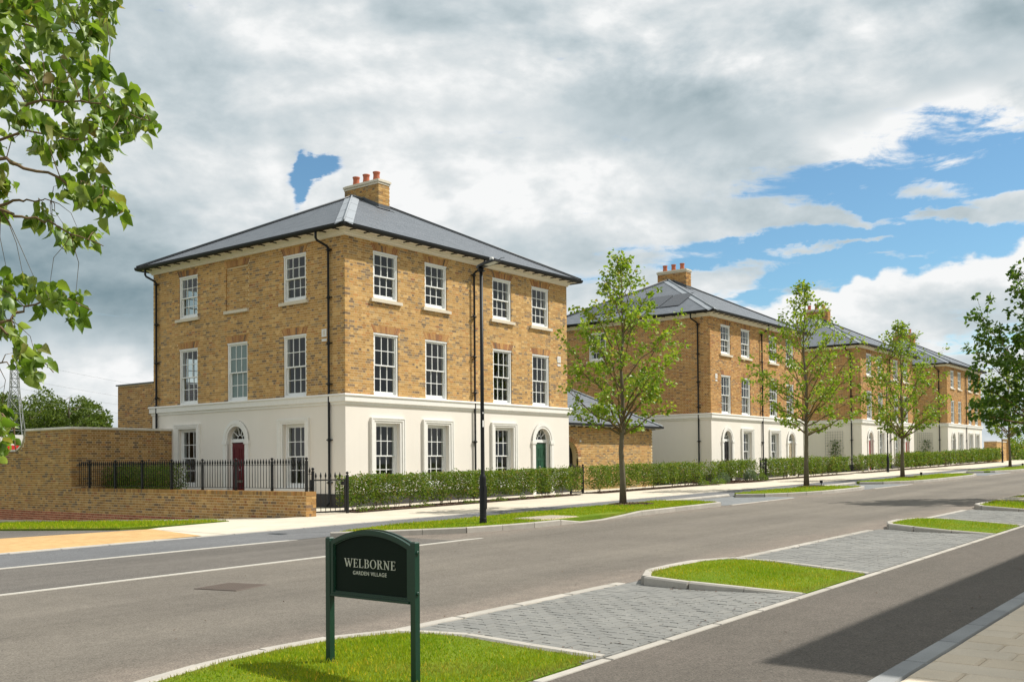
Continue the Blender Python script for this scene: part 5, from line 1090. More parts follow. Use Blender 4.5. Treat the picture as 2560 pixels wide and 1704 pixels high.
def street_tree(label, x, y, z0, H, cb, R, seed, n_br=26, leaf=0.10, per=14, m='tree_leaf', tr=0.08, twig_n=6, cull=None, e0=26, group='young street trees along the verges', lean=0.0):
    rg = random.Random(seed); root = empty('tree', (x, y, z0)); tag(root, label, 'tree', group)
    tk = MB(); b = MB(); lead = [(0, 0, -0.1)]; pts = 9
    wob = [(rg.uniform(-.05, .05), rg.uniform(-.05, .05)) for _ in range(pts+1)]
    L = [Vector((wob[i][0]*(i > 1)+lean*i/pts, wob[i][1]*(i > 1), (H*0.96)*i/pts-(0.1 if i == 0 else 0))) for i in range(pts+1)]
    def lp(h):
        t = max(min(h/(H*0.96), 1), 0)*pts; i = min(int(t), pts-1); return L[i]+(L[i+1]-L[i])*(t-i)
    rad = [tr*(1.25 if i == 0 else 1)*(1-0.93*(i/pts)**0.85) + 0.006 for i in range(pts+1)]
    tk.tube(L, rad, 10); C = []; T = []
    def cluster(p, d, n, sp):
        for _ in range(n):
            o = Vector((rg.gauss(0, sp), rg.gauss(0, sp), rg.gauss(0, sp*0.75))); C.append(p+o)
            t = Vector((rg.uniform(-1, 1), rg.uniform(-1, 1), rg.uniform(-1.3, 0.25)))*0.8 + d*0.5 + o.normalized()*0.35; T.append(t)
    EN = [(0, .55), (.2, .86), (.42, 1.0), (.65, .66), (.85, .28), (1, .07)]
    def env(u):
        for (a, fa), (c, fc) in zip(EN, EN[1:]):
            if u <= c: return fa+(fc-fa)*(u-a)/(c-a)
        return EN[-1][1]
    for i in range(n_br):
        t = (i+0.5)/n_br; u = t**0.85; zt = cb+0.12+(H-cb-0.15)*u; az = i*2.39996+rg.uniform(-.35, .35)
        rad_ = R*env(u)*rg.uniform(0.72, 1.16); el = math.radians(e0+(66-e0)*u+rg.uniform(-8, 8)); hs = max(zt-rad_*math.tan(el), cb*0.97+0.25*u)
        p0 = lp(hs); tip = lp(zt)+Vector((math.cos(az)*rad_, math.sin(az)*rad_, zt-lp(zt).z)); ln = (tip-p0).length; P = []
        for k in range(6):
            s_ = k/5; q = p0+(tip-p0)*s_; q.z += 0.10*ln*math.sin(s_*math.pi)*rg.uniform(-0.3, 0.9); P.append(q+Vector((rg.gauss(0, .03), rg.gauss(0, .03), 0))*(0 < k))
        dd = (P[5]-P[3]).normalized()
        dens_ = 0.30+0.70*min(rad_/R, 1); r0 = max(tr*0.42*(1-t*0.75), 0.010); b.tube(P, [r0*(1-0.85*k/5)+0.003 for k in range(6)], 5, False)
        for j in range(twig_n):
            s = 0.28+0.72*(j+rg.random()*0.8)/twig_n; k = min(int(s*5), 4); q = P[k]+(P[k+1]-P[k])*(s*5-k)
            td = (dd*0.8+Vector((rg.uniform(-1, 1), rg.uniform(-1, 1), rg.uniform(-0.35, 0.75)))).normalized(); tl = ln*rg.uniform(0.16, 0.34)
            e = q+td*tl; mid = q+td*tl*0.5+Vector((0, 0, 0.02)); b.tube([q, mid, e], [0.007, 0.005, 0.003], 4, False)
            for (cp, n) in ((e, per*dens_), (mid, int(per*0.5*dens_))): cluster(cp, td, max(2, int(n*rg.uniform(0.5, 1.35))), 0.070)
        cluster(P[-1], dd, int(per*dens_), 0.08)
    for h in np.linspace(H*0.70, H, 9): cluster(lp(h)+Vector((rg.uniform(-.1, .1), rg.uniform(-.1, .1), 0)), Vector((0, 0, 0.3)), int(per*0.35), 0.12)
    if cull: keep = [i for i, c in enumerate(C) if cull(c)]; C = [C[i] for i in keep]; T = [T[i] for i in keep]
    tk.obj('trunk', 'bark', root); b.obj('branches', 'young_bark', root)
    sz = np.random.default_rng(seed).uniform(0.65, 1.2, len(C))*leaf
    mobj('crown', leaves_mesh('crown', [tuple(c) for c in C], [tuple(t) for t in T], sz, m, seed=seed, flat=0.5), root)
    return root
def soil(name, label, cx, cy, r, zf, dz, n=18, seed=0):
    rg = random.Random(seed); P = [(cx+r*rg.uniform(.75, 1.1)*math.cos(2*math.pi*i/n), cy+0.75*r*rg.uniform(.75, 1.1)*math.sin(2*math.pi*i/n)) for i in range(n)]
    return sheet(name, P, zf, dz, 'mulch', label)
TREES = [('nearest young street tree beside the arched gateway', 23.7, 14.5, 7.0, 1.95, 1.75, 21, 28), ('second young street tree along the verge, tall with a bare pale trunk', 37.6, 14.7, 8.0, 2.0, 2.1, 22, 30),
         ('third young street tree along the verge, beside the red doors', 49.9, 14.7, 7.6, 1.9, 2.15, 23, 30), ('fourth and farthest street tree along the verge', 73.4, 14.6, 7.4, 2.0, 2.5, 24, 28)]
CH = []
for i, (lab, x, y, H, cb, R, sd_, nb) in enumerate(TREES):
    z0 = gz(x)+0.10; street_tree(lab, x, y, z0, H, cb, R, sd_, nb+8, leaf=(0.115, 0.125, 0.14, 0.16)[i], per=(17, 15, 15, 15)[i], twig_n=8, e0=(30, 22, 34, 20)[i], tr=(0.085, 0.09, 0.09, 0.085)[i])
    soil('tree_pit', 'dark mulch round the foot of the %s street tree' % ('nearest', 'second', 'third', 'fourth')[i], x+0.15, y-0.15, 0.8, zf_g, 0.122, seed=i); CH.append((x+0.15, y-0.15, 0.6, 0.45, 0.122))
street_tree('tall leafy roadside tree at the right edge of the picture', 32.1, 5.25, gz(32)+0.1, 7.3, 1.8, 2.45, 31, 34, leaf=0.135, per=30, m='dark_tree_leaf', tr=0.10, twig_n=10, group='trees on the near verges')

# ---- near lime tree: trunk left of the frame, branches reaching into it
def lime_tree():
    root = empty('tree', (1.0, 4.9, 0.1)); tag(root, 'nearby lime tree reaching in from the left with large hanging leaves', 'tree', 'trees on the near verges')
    base = Vector((1.0, 4.9, 0.1)); rg = random.Random(17); tk = MB(); tk.tube([(0, 0, -0.1), (0.02, 0, 1.5), (0.0, 0.05, 3.0), (0.05, 0.05, 4.6), (0.02, 0, 6.2)], [0.13, 0.11, 0.095, 0.06, 0.02], 12); tk.obj('trunk', 'bark', root)
    b = MB(); C = []; T = []; SZ = []
    def leafs(p, n, sp, s=1.0):
        for _ in range(n):
            o = Vector([max(-1.6*sp, min(1.6*sp, rg.gauss(0, sp))) for _k in range(3)]); C.append(p+o); SZ.append(s*rg.choice((1, 1, 0.7))*rg.uniform(0.046, 0.084))
            T.append(Vector((rg.uniform(-.75, .75)+0.25, rg.uniform(-.75, .75)-0.1, rg.uniform(-1.3, -0.15))))
    nodes = []
    for br in NEAR_BR:
        P = [Vector(p)-base for p in br]; st = Vector((0.03, 0.02, max(P[0].z-0.55, 1.2))); pts = [st, (st+P[0])/2+Vector((0, 0, 0.1))]+P; n = len(pts)
        fine_pts = []
        for i in range(n-1):
            for k in range(3):
                q = pts[i]+(pts[i+1]-pts[i])*(k/3); fine_pts.append(q+Vector((rg.gauss(0, .008), rg.gauss(0, .008), rg.gauss(0, .008))))
        fine_pts.append(pts[-1]); m_ = len(fine_pts); b.tube(fine_pts, [0.013*(1-i/m_)**1.3+0.0022 for i in range(m_)], 6, False); nodes += fine_pts[4:]
    fwd = Vector((math.cos(YAW), math.sin(YAW), 0)); rgt = Vector((math.sin(YAW), -math.cos(YAW), 0))
    for ci, c in enumerate(NEAR_CL):
        p = Vector(c)-base-rgt*0.075+Vector((0, 0, 0.045)); nd = min(nodes, key=lambda q: (q-p).length)
        if (nd-p).length > 0.04:
            md = (nd+p)/2+Vector((rg.uniform(-.04, .04), rg.uniform(-.04, .04), 0.03)); b.tube([nd, nd+(md-nd)*0.5+Vector((rg.uniform(-.02, .02), 0, 0.015)), md, p], [0.0028, 0.0022, 0.0016, 0.001], 4, False)
        leafs(p, rg.randint(12, 16), 0.034); leafs(p, 13 if ci < 37 else 0, 0.052)
    fwd = Vector((math.cos(YAW), math.sin(YAW), 0)); rgt = Vector((math.sin(YAW), -math.cos(YAW), 0))
    for _ in range(240):                      # the rest of the crown, round the trunk
        v = Vector((rg.gauss(0, 1), rg.gauss(0, 1), rg.gauss(0, 1))).normalized()*rg.uniform(0.55, 1.0); p = Vector((-0.2+v.x*1.7, 0.2+v.y*1.7, 4.3+v.z*2.3)); wv = p+base; dep = wv.dot(fwd)
        if dep < 0.3 or wv.dot(rgt)/dep < -0.68: b.tube([Vector((0, 0, p.z*0.8)), p*0.6+Vector((0, 0, p.z*0.35)), p], [0.012, 0.007, 0.002], 4, False); leafs(p, 14, 0.10)
    b.obj('branches', 'twig', root); mobj('crown', leaves_mesh('crown', [tuple(c) for c in C], [tuple(t) for t in T], SZ, 'lime_leaf', HEART_V, HEART_F, 5, 0.2), root)
lime_tree()

# ---- hedges
def hedge(label, x0, x1, y0, y1, h, n, sparse=0.0, seed=0, leaf=0.042, zf=None, along='x', m='hedge_leaf', group='clipped hedges along the front gardens', bot=0.16):
    zf = zf or gz; rg = np.random.default_rng(seed); root = empty('hedge', ((x0+x1)/2, (y0+y1)/2, zf((x0+x1)/2))); tag(root, label, 'hedge', group); o = Vector(root.location)
    X = rg.uniform(x0, x1, n*3); yy = rg.uniform(-1, 1, n*3); Y = (y0+y1)/2+(y1-y0)/2*np.sign(yy)*np.abs(yy)**0.55; Z = bot+(h-bot)*rg.uniform(0, 1, n*3)**0.85
    f = np.sin(X*2.1+seed)*np.sin(Z*4.3+X*0.9)+0.6*np.sin(X*5.3+Z*7.1+seed)+0.5*np.sin(X*0.9+1.7*seed)
    Y = Y-(0.05*np.sin(X*5.9+seed)+0.05*np.sin(X*2.3+seed*2))*(Y < (y0+y1)/2); shrub = np.cos(2*np.pi*X/0.95+0.8*np.sin(X*1.1+seed)); f = f+0.30*shrub-0.35*(shrub < -0.75)
    top = h*(1+0.035*np.sin(X*1.7+seed)+0.03*np.sin(X*6.1)+0.02*shrub); low = bot+0.10*(1+np.sin(X*3.3+seed))*rg.uniform(0, 1, n*3)
    thr = -0.95+1.5*sparse-1.0*(Z > h*0.35)*(1-sparse)
    ok = (f+rg.normal(0, 0.45, n*3) > thr) & (Z < top) & (Z > low); idx = np.nonzero(ok)[0][:n]
    C = np.stack([X[idx]-o.x, Y[idx]-o.y, Z[idx]+np.array([zf(x) for x in X[idx]])-o.z], 1)
    ns = max(3, int(abs(x1-x0)*1.6)); rs = random.Random(seed)
    sx = rg.uniform(x0, x1, ns); extra = []
    T = rg.normal(size=(len(idx), 3)); T[:, 2] += 0.35; T[:, 1] += np.where(Y[idx] < (y0+y1)/2, -0.8, 0.8)
    if True:      # shoots above the clipped top
        k = int(abs(x1-x0)*9); xs = rg.uniform(x0, x1, k); zs = h*rg.uniform(0.98, 1.07, k); C = np.concatenate([C, np.stack([xs-o.x, rg.uniform(y0, y1, k)-o.y, zs+np.array([zf(x) for x in xs])-o.z], 1)]); T = np.concatenate([T, np.stack([rg.normal(0, .4, k), rg.normal(0, .4, k), np.ones(k)], 1)])
    mobj('foliage', leaves_mesh('foliage', C, T, rg.uniform(0.7, 1.35, len(C))*leaf, m, seed=seed, flat=0.6), root)
    b = MB(); ym = (y0+y1)/2
    for i in range(ns):
        for k in range(3):
            xx = sx[i]+rs.uniform(-.05, .05); P = [Vector((xx-o.x, ym-o.y+rs.uniform(-.1, .1), zf(xx)-o.z-0.03))]
            for q in (0.3, 0.62, 0.95): P.append(Vector((xx-o.x+rs.uniform(-.16, .16)*q*1.4, ym-o.y+rs.uniform(-.2, .2), zf(xx)-o.z+h*q)))
            b.tube(P, [0.011, 0.008, 0.006, 0.003], 4, False)
    b.obj('stems', 'twig', root)['kind'] = 'stuff'
hedge('long clipped hedge in front of the nearest house, between its gates', 18.95, 30.45, 20.35, 20.95, 1.02, 31000, 0.14, 61, 0.052)
hedge('clipped hedge in front of the low outbuilding', 31.62, 40.6, 20.45, 21.05, 1.06, 16000, -0.05, 62, 0.055)
hedge('sparse dark hedge under the black front door of the second house', 41.9, 47.3, 20.75, 21.25, 1.05, 7500, 0.35, 63, 0.058)
hedge('hedge of the second house behind the second street tree', 48.2, 55.6, 20.55, 21.1, 1.08, 9500, -0.1, 64, 0.066)
hedge('short brownish hedge at the far end of the second house', 56.5, 59.3, 20.5, 21.05, 1.05, 3400, 0.1, 65, 0.07)
hedge('see-through hedge in front of the third house', 61.2, 67.8, 20.5, 21.0, 1.1, 5600, 0.45, 66, 0.07)
hedge('full hedge of the third house near the red door', 69.9, 76.1, 20.5, 21.1, 1.15, 6000, -0.1, 67, 0.085)
hedge('short hedge between the third and farthest houses', 76.8, 80.2, 20.5, 21.1, 1.1, 3000, 0.0, 68, 0.085)
hedge('loose hedge in front of the farthest house', 81.5, 88.5, 20.6, 21.1, 1.15, 4200, 0.4, 69, 0.09)
hedge('full hedge running to the end wall of the farthest house', 89.0, 100.3, 20.6, 21.2, 1.2, 7500, -0.1, 70, 0.105)
def garden_hedge():
    rg = np.random.default_rng(71); root = empty('hedge', (18.35, 29.5, 0.22)); tag(root, 'dark hedge growing behind the black railing', 'hedge'); n = 13000
    C = np.stack([rg.uniform(-.45, .45, n), rg.uniform(-2.0, 1.75, n), rg.uniform(0.08, 1.36, n)], 1); C[:, 2] *= 1+0.05*np.sin(C[:, 1]*3)
    mobj('foliage', leaves_mesh('foliage', C, rg.normal(size=(n, 3)), rg.uniform(.04, .065, n), 'hedge_leaf', seed=71), root)
    b = MB(); rs = random.Random(2)
    for i in range(9): y = -1.8+i*0.42; b.tube([(0, y, -0.02), (rs.uniform(-.1, .1), y+rs.uniform(-.1, .1), 0.6), (rs.uniform(-.2, .2), y+rs.uniform(-.2, .2), 1.2)], [0.014, 0.01, 0.004], 5, False)
    b.obj('stems', 'twig', root)['kind'] = 'stuff'
garden_hedge()
# planting beds with bark mulch
def bed(label, poly, dz=0.026): return sheet('planting_bed', poly, zf_g, dz, 'mulch', label)
bed('strip of bark mulch under the long hedge', [(18.85, 19.92), (22, 20.0), (26, 20.12), (30.4, 20.3), (30.4, 21.0), (18.85, 21.0)])
bed('bark mulch under the hedge by the outbuilding', [(31.5, 20.25), (36, 20.3), (40.2, 20.3), (41.3, 20.0), (41.6, 20.6), (40.8, 21.3), (31.5, 21.2)])
bed('wide mulched bed at the corner of the second house', [(42.2, 20.3), (44.5, 19.95), (47.2, 20.05), (47.4, 21.6), (42.4, 22.3)])
bed('mulch under the hedge behind the second street tree', [(48.1, 20.3), (59.4, 20.25), (59.4, 21.2), (48.1, 21.2)])
bed('mulch under the hedges of the third house', [(61.0, 20.2), (80.4, 20.2), (80.4, 21.2), (61.0, 21.2)])
bed('mulch under the hedges of the farthest house', [(81.3, 20.3), (100.5, 20.3), (100.5, 21.3), (81.3, 21.3)])
B = []; rg = random.Random(77)
for (xa, xb, ya, yb, n) in ((18.9, 30.4, 20.0, 20.95, 2600), (31.6, 40.8, 20.3, 21.1, 1100), (42.4, 47.2, 20.1, 22.0, 1000)):
    for _ in range(n):
        x = rg.uniform(xa, xb); y = rg.uniform(ya+(x-xa)/(xb-xa)*0.2, yb); a = rg.uniform(0, 6.28); l = rg.uniform(.025, .07); w_ = l*rg.uniform(.3, .6); t = rg.uniform(-.5, .5)
        B.append([(x, y, gz(x)+0.034), (l*math.cos(a), l*math.sin(a), l*t), (-w_*math.sin(a), w_*math.cos(a), 0), (0, 0, 0.008)])
for (cx, cy, rx, ry, dz) in CH:
    for _ in range(160): a = rg.uniform(0, 6.28); q = math.sqrt(rg.random()); l = rg.uniform(.03, .07); x, y = cx+rx*q*math.cos(a), cy+ry*q*math.sin(a); B.append([(x, y, gz(x)+dz+0.012), (l*math.cos(a), l*math.sin(a), l*rg.uniform(-.4, .4)), (-l*.4*math.sin(a), l*.4*math.cos(a), 0), (0, 0, .008)])
o = mobj('bark_chips', boxes_mesh('bark_chips', B, 'bark_chip')); tag(o, 'scattered bark chips on the planting beds', kind='stuff')
def small_plant(name, label, x, y, h, r, n, m, leaf, seed, cat='plant', group=None):
    rg = np.random.default_rng(seed); root = empty(name, (x, y, gz(x)+0.02)); tag(root, label, cat, group)
    a = rg.uniform(0, 2*np.pi, n); q = np.sqrt(rg.uniform(0, 1, n)); zz = h*rg.uniform(0.1, 1, n)*(1-0.55*q**2)
    C = np.stack([r*q*np.cos(a), r*q*np.sin(a), zz], 1); T = np.stack([np.cos(a)*0.7, np.sin(a)*0.7, rg.uniform(0.2, 1.2, n)], 1)
    mobj('foliage', leaves_mesh('foliage', C, T, rg.uniform(.7, 1.3, n)*leaf, m, seed=seed), root)
    b = MB()
    for k in range(5): b.tube([(0, 0, -0.02), (r*.5*math.cos(k*1.3), r*.5*math.sin(k*1.3), h*0.7)], [0.006, 0.003], 4, False)
    b.obj('stems', 'twig', root)['kind'] = 'stuff'
small_plant('shrub', 'rounded grey-green shrub at the corner of the second house', 42.6, 20.75, 0.55, 0.42, 700, 'silver_leaf', 0.07, 1, 'shrub')
small_plant('shrub', 'tall blue-grey shrub under the sparse dark hedge', 45.3, 20.5, 0.62, 0.25, 350, 'silver_leaf', 0.08, 2, 'shrub')
small_plant('shrub', 'low green mound at the pavement corner, nearer the long hedge', 39.9, 20.25, 0.28, 0.26, 260, 'weed_leaf', 0.05, 3, 'shrub')
small_plant('shrub', 'low green mound at the pavement corner, nearer the second house', 41.0, 20.1, 0.32, 0.34, 340, 'weed_leaf', 0.05, 4, 'shrub')
small_plant('shrub', 'small yellow-green shrub in the mulched bed of the second house', 46.3, 20.35, 0.36, 0.3, 260, 'weed_leaf', 0.06, 5, 'shrub')
rg = random.Random(9)
for i in range(26):
    x = rg.uniform(19, 30); small_plant('weed', 'small weed sprouting from the mulch under the long hedge', x, rg.uniform(20.02, 20.2)+(x-19)*0.02, rg.uniform(.08, .2), rg.uniform(.06, .13), 26, 'weed_leaf', 0.045, 100+i, 'weed', 'weeds along the mulch edge')

# ------------------------------------------------------------------ lamp posts
def lamp(label, x, y, z0, H=5.35):
    r = empty('street_lamp', (x, y, z0)); tag(r, label, 'street lamp', 'black street lamps')
    b = MB(); b.lathe([(0.078, -0.1), (0.078, 0.06), (0.072, 0.08), (0.072, 0.93), (0.066, 0.97), (0.055, 1.01), (0.043, 1.03), (0.040, 2.6), (0.036, H)], 0, 0, 18); b.obj('column', 'black_metal', r)
    b = MB(); b.box(-0.045, 0.045, -0.076, -0.068, 0.30, 0.78); b.lathe([(0.081, 0.085), (0.081, 0.105)], 0, 0, 18); b.obj('access_door', 'black_metal', r)
    b = MB(); b.box(-0.042, 0.0, -0.043, -0.036, 2.02, 2.16); b.box(-0.04, -0.01, -0.045, -0.036, 2.30, 2.33); b.obj('number_plate', 'white_plastic', r)
    t = math.radians(9); h = MB(); ct, st = math.cos(t), math.sin(t)
    def hp(a, wv, u): return (wv, -(a*ct-u*st), H+0.04+a*st+u*ct)
    secs = [(-0.10, 0.05, 0.035), (-0.02, 0.085, 0.055), (0.16, 0.115, 0.06), (0.34, 0.12, 0.05), (0.46, 0.10, 0.028)]; vs = []
    for a, wd, th in secs: vs += [hp(a, -wd, 0), hp(a, wd, 0), hp(a, wd*0.8, th), hp(a, -wd*0.8, th)]
    fs = [(0, 1, 2, 3), (16, 19, 18, 17)]
    for i in range(4):
        for k in range(4): fs.append((i*4+k, (i+1)*4+k, (i+1)*4+(k+1) % 4, i*4+(k+1) % 4))
    h.add(vs, fs); hd = h.obj('lantern', 'black_metal', r)
    g = MB(); g.add([hp(0.15, -0.08, -0.004), hp(0.42, -0.08, -0.004), hp(0.42, 0.08, -0.004), hp(0.15, 0.08, -0.004)], [(0, 1, 2, 3)]); g.obj('lens', 'white_plastic', hd)
    s_ = MB(); s_.lathe([(0.045, 0.0), (0.045, 0.055), (0.038, 0.075), (0.01, 0.08)], 0, 0, 12); s_.obj('light_sensor', 'white_plastic', hd, Matrix.Translation(hp(0.30, 0, 0.05)))
    k = MB(); k.lathe([(0.055, H-0.06), (0.055, H+0.03)], 0, 0, 12); k.box(-0.10, 0.10, -0.02, 0.02, H-0.035, H-0.005); k.obj('bracket', 'black_metal', r)
    w = MB(); w.tube([hp(0.44, 0.02, 0.02), hp(0.53, 0.03, 0.05), hp(0.62, 0.03, 0.035)], 0.006, 5); w.obj('spike', 'black_metal', hd)
lamp('black street lamp on the verge in front of the nearest house', 16.2, 13.34, gz(16.2)+0.10)
lamp('black street lamp beside the hedge of the third house', 63.4, 19.55, gz(63.4)+0.01, 5.5)
lamp('farthest black street lamp, near the end wall', 95.5, 19.6, gz(95.5)+0.01, 5.5)

# ------------------------------------------------------------------ the estate sign
def ell(cx, cy, rx, ry, a0, a1, n=22): return [(cx+rx*math.cos(a0+(a1-a0)*i/n), cy+ry*math.sin(a0+(a1-a0)*i/n)) for i in range(n+1)]
def ring(out, inn): return [[out[i], out[i+1], inn[i+1], inn[i]] for i in range(len(out)-1)]
def bar2(x0, y0, x1, y1, w): return [[(x0-w/2, y0), (x0+w/2, y0), (x1+w/2, y1), (x1-w/2, y1)]]
def rect(x0, y0, x1, y1): return [[(x0, y0), (x1, y0), (x1, y1), (x0, y1)]]
SE = 0.045
def stem(x, w=0.125, y0=0, y1=1, s=0.085): return rect(x-w/2, y0+SE, x+w/2, y1-SE)+rect(x-w/2-s, y0, x+w/2+s, y0+SE)+rect(x-w/2-s, y1-SE, x+w/2+s, y1)
def glyph(ch):
    pi = math.pi
    if ch == 'W': return bar2(.10, 1-SE, .35, 0, .14)+bar2(.35, 0, .60, 1-SE, .06)+bar2(.54, 1-SE, .80, 0, .14)+bar2(.80, 0, 1.04, 1-SE, .06)+rect(-.04, 1-SE, .24, 1)+rect(.42, 1-SE, .68, 1)+rect(.92, 1-SE, 1.15, 1), 1.12
    if ch in 'EL':
        P = rect(.1, SE, .225, 1-SE)+rect(.01, 0, .225, SE)+rect(.01, 1-SE, .32 if ch == 'L' else .225, 1)+rect(.225, 0, .60, .05)+[[(.56, .05), (.60, .05), (.63, .24), (.59, .24)]]
        if ch == 'E': P += rect(.225, .95, .58, 1)+rect(.545, .78, .58, .95)+rect(.225, .49, .47, .54)+rect(.44, .40, .47, .63)
        return P, .64
    if ch in 'BR':
        P = rect(.1, SE, .225, 1-SE)+rect(.01, 1-SE, .40, 1)+ring(ell(.36, .765, .24, .235, -pi/2, pi/2), ell(.36, .765, .12, .187, -pi/2, pi/2))+rect(.225, .53, .36, .578)
        if ch == 'B': P += rect(.01, 0, .40, SE)+ring(ell(.36, .285, .29, .285, -pi/2, pi/2), ell(.36, .285, .16, .237, -pi/2, pi/2)); return P, .68
        return P+rect(.01, 0, .32, SE)+bar2(.38, .53, .64, 0, .14)+rect(.57, 0, .78, SE), .74
    if ch == 'O': return ring(ell(.42, .5, .42, .52, 0, 2*pi, 36), ell(.42, .5, .285, .475, 0, 2*pi, 36)), .84
    if ch == 'N': return rect(.13, SE, .185, 1-SE)+rect(.02, 0, .30, SE)+rect(.0, 1-SE, .2, 1)+bar2(.15, 1-SE, .68, 0, .15)+rect(.655, .1, .71, 1-SE)+rect(.55, 1-SE, .83, 1), .84
def estate_sign():
    X, Y = 4.85, 5.0; z0 = gz(X)+0.095; r = empty('sign', (X, Y, z0), -math.pi/2); tag(r, 'dark green estate sign on two posts, lettered WELBORNE GARDEN VILLAGE', 'sign')
    for s, x in ((-1, -0.416), (1, 0.416)):
        b = MB(); w = 0.022; b.box(x-w, x+w, -w, w, -0.15, 0.865)
        b.add([(x-w, -w, 0.865), (x+w, -w, 0.865), (x+w, w, 0.865), (x-w, w, 0.865), (x-w*.7, -w*.7, 0.873), (x+w*.7, -w*.7, 0.873), (x+w*.7, w*.7, 0.873), (x-w*.7, w*.7, 0.873)], [(0, 1, 5, 4), (1, 2, 6, 5), (2, 3, 7, 6), (3, 0, 4, 7), (4, 5, 6, 7)])
        p = b.obj('post', 'sign_green', r)
        for z in (0.80, 0.53):
            c = MB(); c.lathe([(0.014, 0), (0.014, 0.006), (0.009, 0.011)], 0, 0, 10); c.obj('bolt', 'sign_green', p, Matrix.Translation((x+s*w, 0, z)) @ Matrix.Rotation(s*math.pi/2, 4, 'Y'))
    hw = 0.392; zb, zs, zt = 0.457, 0.845, 0.937
    def outline(ins):
        h = hw-ins; n = 20; R = ((hw**2)+(zt-zs)**2)/(2*(zt-zs)); cz = zt-R
        return [(-h, zb+ins), (h, zb+ins)] + [(h-2*h*i/n, cz+math.sqrt((R-ins)**2-(h-2*h*i/n)**2)) for i in range(n+1)]
    b = MB(); o = outline(0); b.prism(o, 0.0, 0.022); b.obj('board', 'sign_face', r)
    f = MB()
    for ins0, ins1, y in ((0.0, 0.030, -0.018), (0.030, 0.040, -0.010)):
        A, B_ = outline(ins0), outline(ins1); n = len(A)
        f.add([(x, y, z) for x, z in A]+[(x, y, z) for x, z in B_]+[(x, 0.0, z) for x, z in A]+[(x, 0.0, z) for x, z in B_], [(i, (i+1) % n, n+(i+1) % n, n+i) for i in range(n)]+[(i, 2*n+i, 2*n+(i+1) % n, (i+1) % n) for i in range(n)]+[(n+i, n+(i+1) % n, 3*n+(i+1) % n, 3*n+i) for i in range(n)])
    A, B_ = outline(-0.004), outline(0.026); n = len(A); f.add([(x, 0.0221, z) for x, z in A]+[(x, 0.0221, z) for x, z in B_]+[(x, 0.04, z) for x, z in A]+[(x, 0.04, z) for x, z in B_], [(2*n+i, 2*n+(i+1) % n, 3*n+(i+1) % n, 3*n+i) for i in range(n)]+[(i, 2*n+i, 2*n+(i+1) % n, (i+1) % n) for i in range(n)])
    f.box(-hw+0.01, hw-0.01, -0.030, -0.0185, zb+0.004, zb+0.016); f.obj('board_frame', 'sign_green', r)
    cap = 0.060; tr_ = 0.115; adv = []; x = 0
    for ch in 'WELBORNE': P, w = glyph(ch); adv.append((x, P)); x += w+tr_
    tot = (x-tr_)*cap; sx = 0.50/tot; xo = -0.25-0.012; zb_ = 0.672
    for xx, P in adv:
        t = MB()
        for poly in P: t.prism([(xo+(xx+px)*cap*sx, zb_+pz*cap) for px, pz in poly], -0.0025, -0.0003)
        t.obj('letter', 'letter_cream', r)
    cu = bpy.data.curves.new('lettering', 'FONT'); cu.body = 'GARDEN VILLAGE'; cu.size = 0.0375; cu.extrude = 0.001; cu.align_x = 'CENTER'; cu.space_character = 1.12; cu.offset = 0.0002
    cu.materials.append(MATS['letter_cream']); lo = bpy.data.objects.new('lettering', cu); link(lo); dg = bpy.context.evaluated_depsgraph_get(); me = bpy.data.meshes.new_from_object(lo.evaluated_get(dg)); bpy.data.objects.remove(lo); mobj('lettering', me, r, Matrix.Translation((-0.012, -0.0014, 0.622)) @ Matrix.Rotation(math.pi/2, 4, 'X'))
estate_sign()

# ------------------------------------------------------------------ small ironwork and ground details
def manhole():
    r = empty('manhole_cover', (7.43, 10.03, gz(7.43)+0.005), 0.25); tag(r, 'rusty square manhole cover set in the road', 'manhole cover')
    b = MB(); b.box(-.31, .31, -.31, .31, -0.03, 0.001); b.obj('frame', 'rusty_iron', r); c = MB()
    for i in range(14):
        for j in range(14): c.box(-.285+i*.041, -.285+i*.041+.026, -.285+j*.041, -.285+j*.041+.026, 0.0015, 0.006)
    o = c.obj('tread', 'rusty_iron', r); o['kind'] = 'stuff'
manhole()
def setts():
    r = empty('sett_patch', (18.05, 13.05, gz(18)+0.112), 0.0); tag(r, 'pale stone setts around a drain in the nearest street tree verge', kind='structure'); B = []
    for i in range(11):
        for j in range(5): B.append([(-0.62+i*0.125, -0.3+j*0.15, -0.01), (0.108, 0, 0), (0, 0.135, 0), (0, 0, 0.06)])
    pieces(B, 'sett', 'setts', 'setts', r, 55, 'chamfer')
    b = MB(); b.box(-.72, .72, -.40, .40, -0.06, 0.004); b.obj('bedding', 'mortar', r)
setts()
def setts2():
    r = empty('sett_patch', (29.6, 5.7, gz(29.6)+0.11)); tag(r, 'pale paved crossing patch in the right edge verge', kind='structure'); B = []
    for i in range(10):
        for j in range(5): B.append([(-0.9+i*0.2, -0.3+j*0.15, 0), (0.18, 0, 0.002), (0, 0.135, 0), (0, 0, 0.06)])
    pieces(B, 'sett', 'setts', 'setts', r, 50, 'chamfer')
setts2()
for x, y, lab in ((51.6, 14.3, 'small black spotlight in the grass by the third street tree'), (75.3, 14.2, 'small black spotlight in the grass by the fourth street tree'), (38.9, 14.6, 'small black spotlight in the grass by the second street tree')):
    r = empty('garden_light', (x, y, gz(x)+0.10)); tag(r, lab, 'spotlight'); b = MB(); b.lathe([(0.018, 0), (0.018, 0.12)], 0, 0, 8); b.obj('stake', 'black_metal', r); c = MB(); c.lathe([(0.05, 0.09), (0.06, 0.11), (0.06, 0.20), (0.05, 0.21)], 0, 0, 12); c.obj('head', 'black_metal', r)
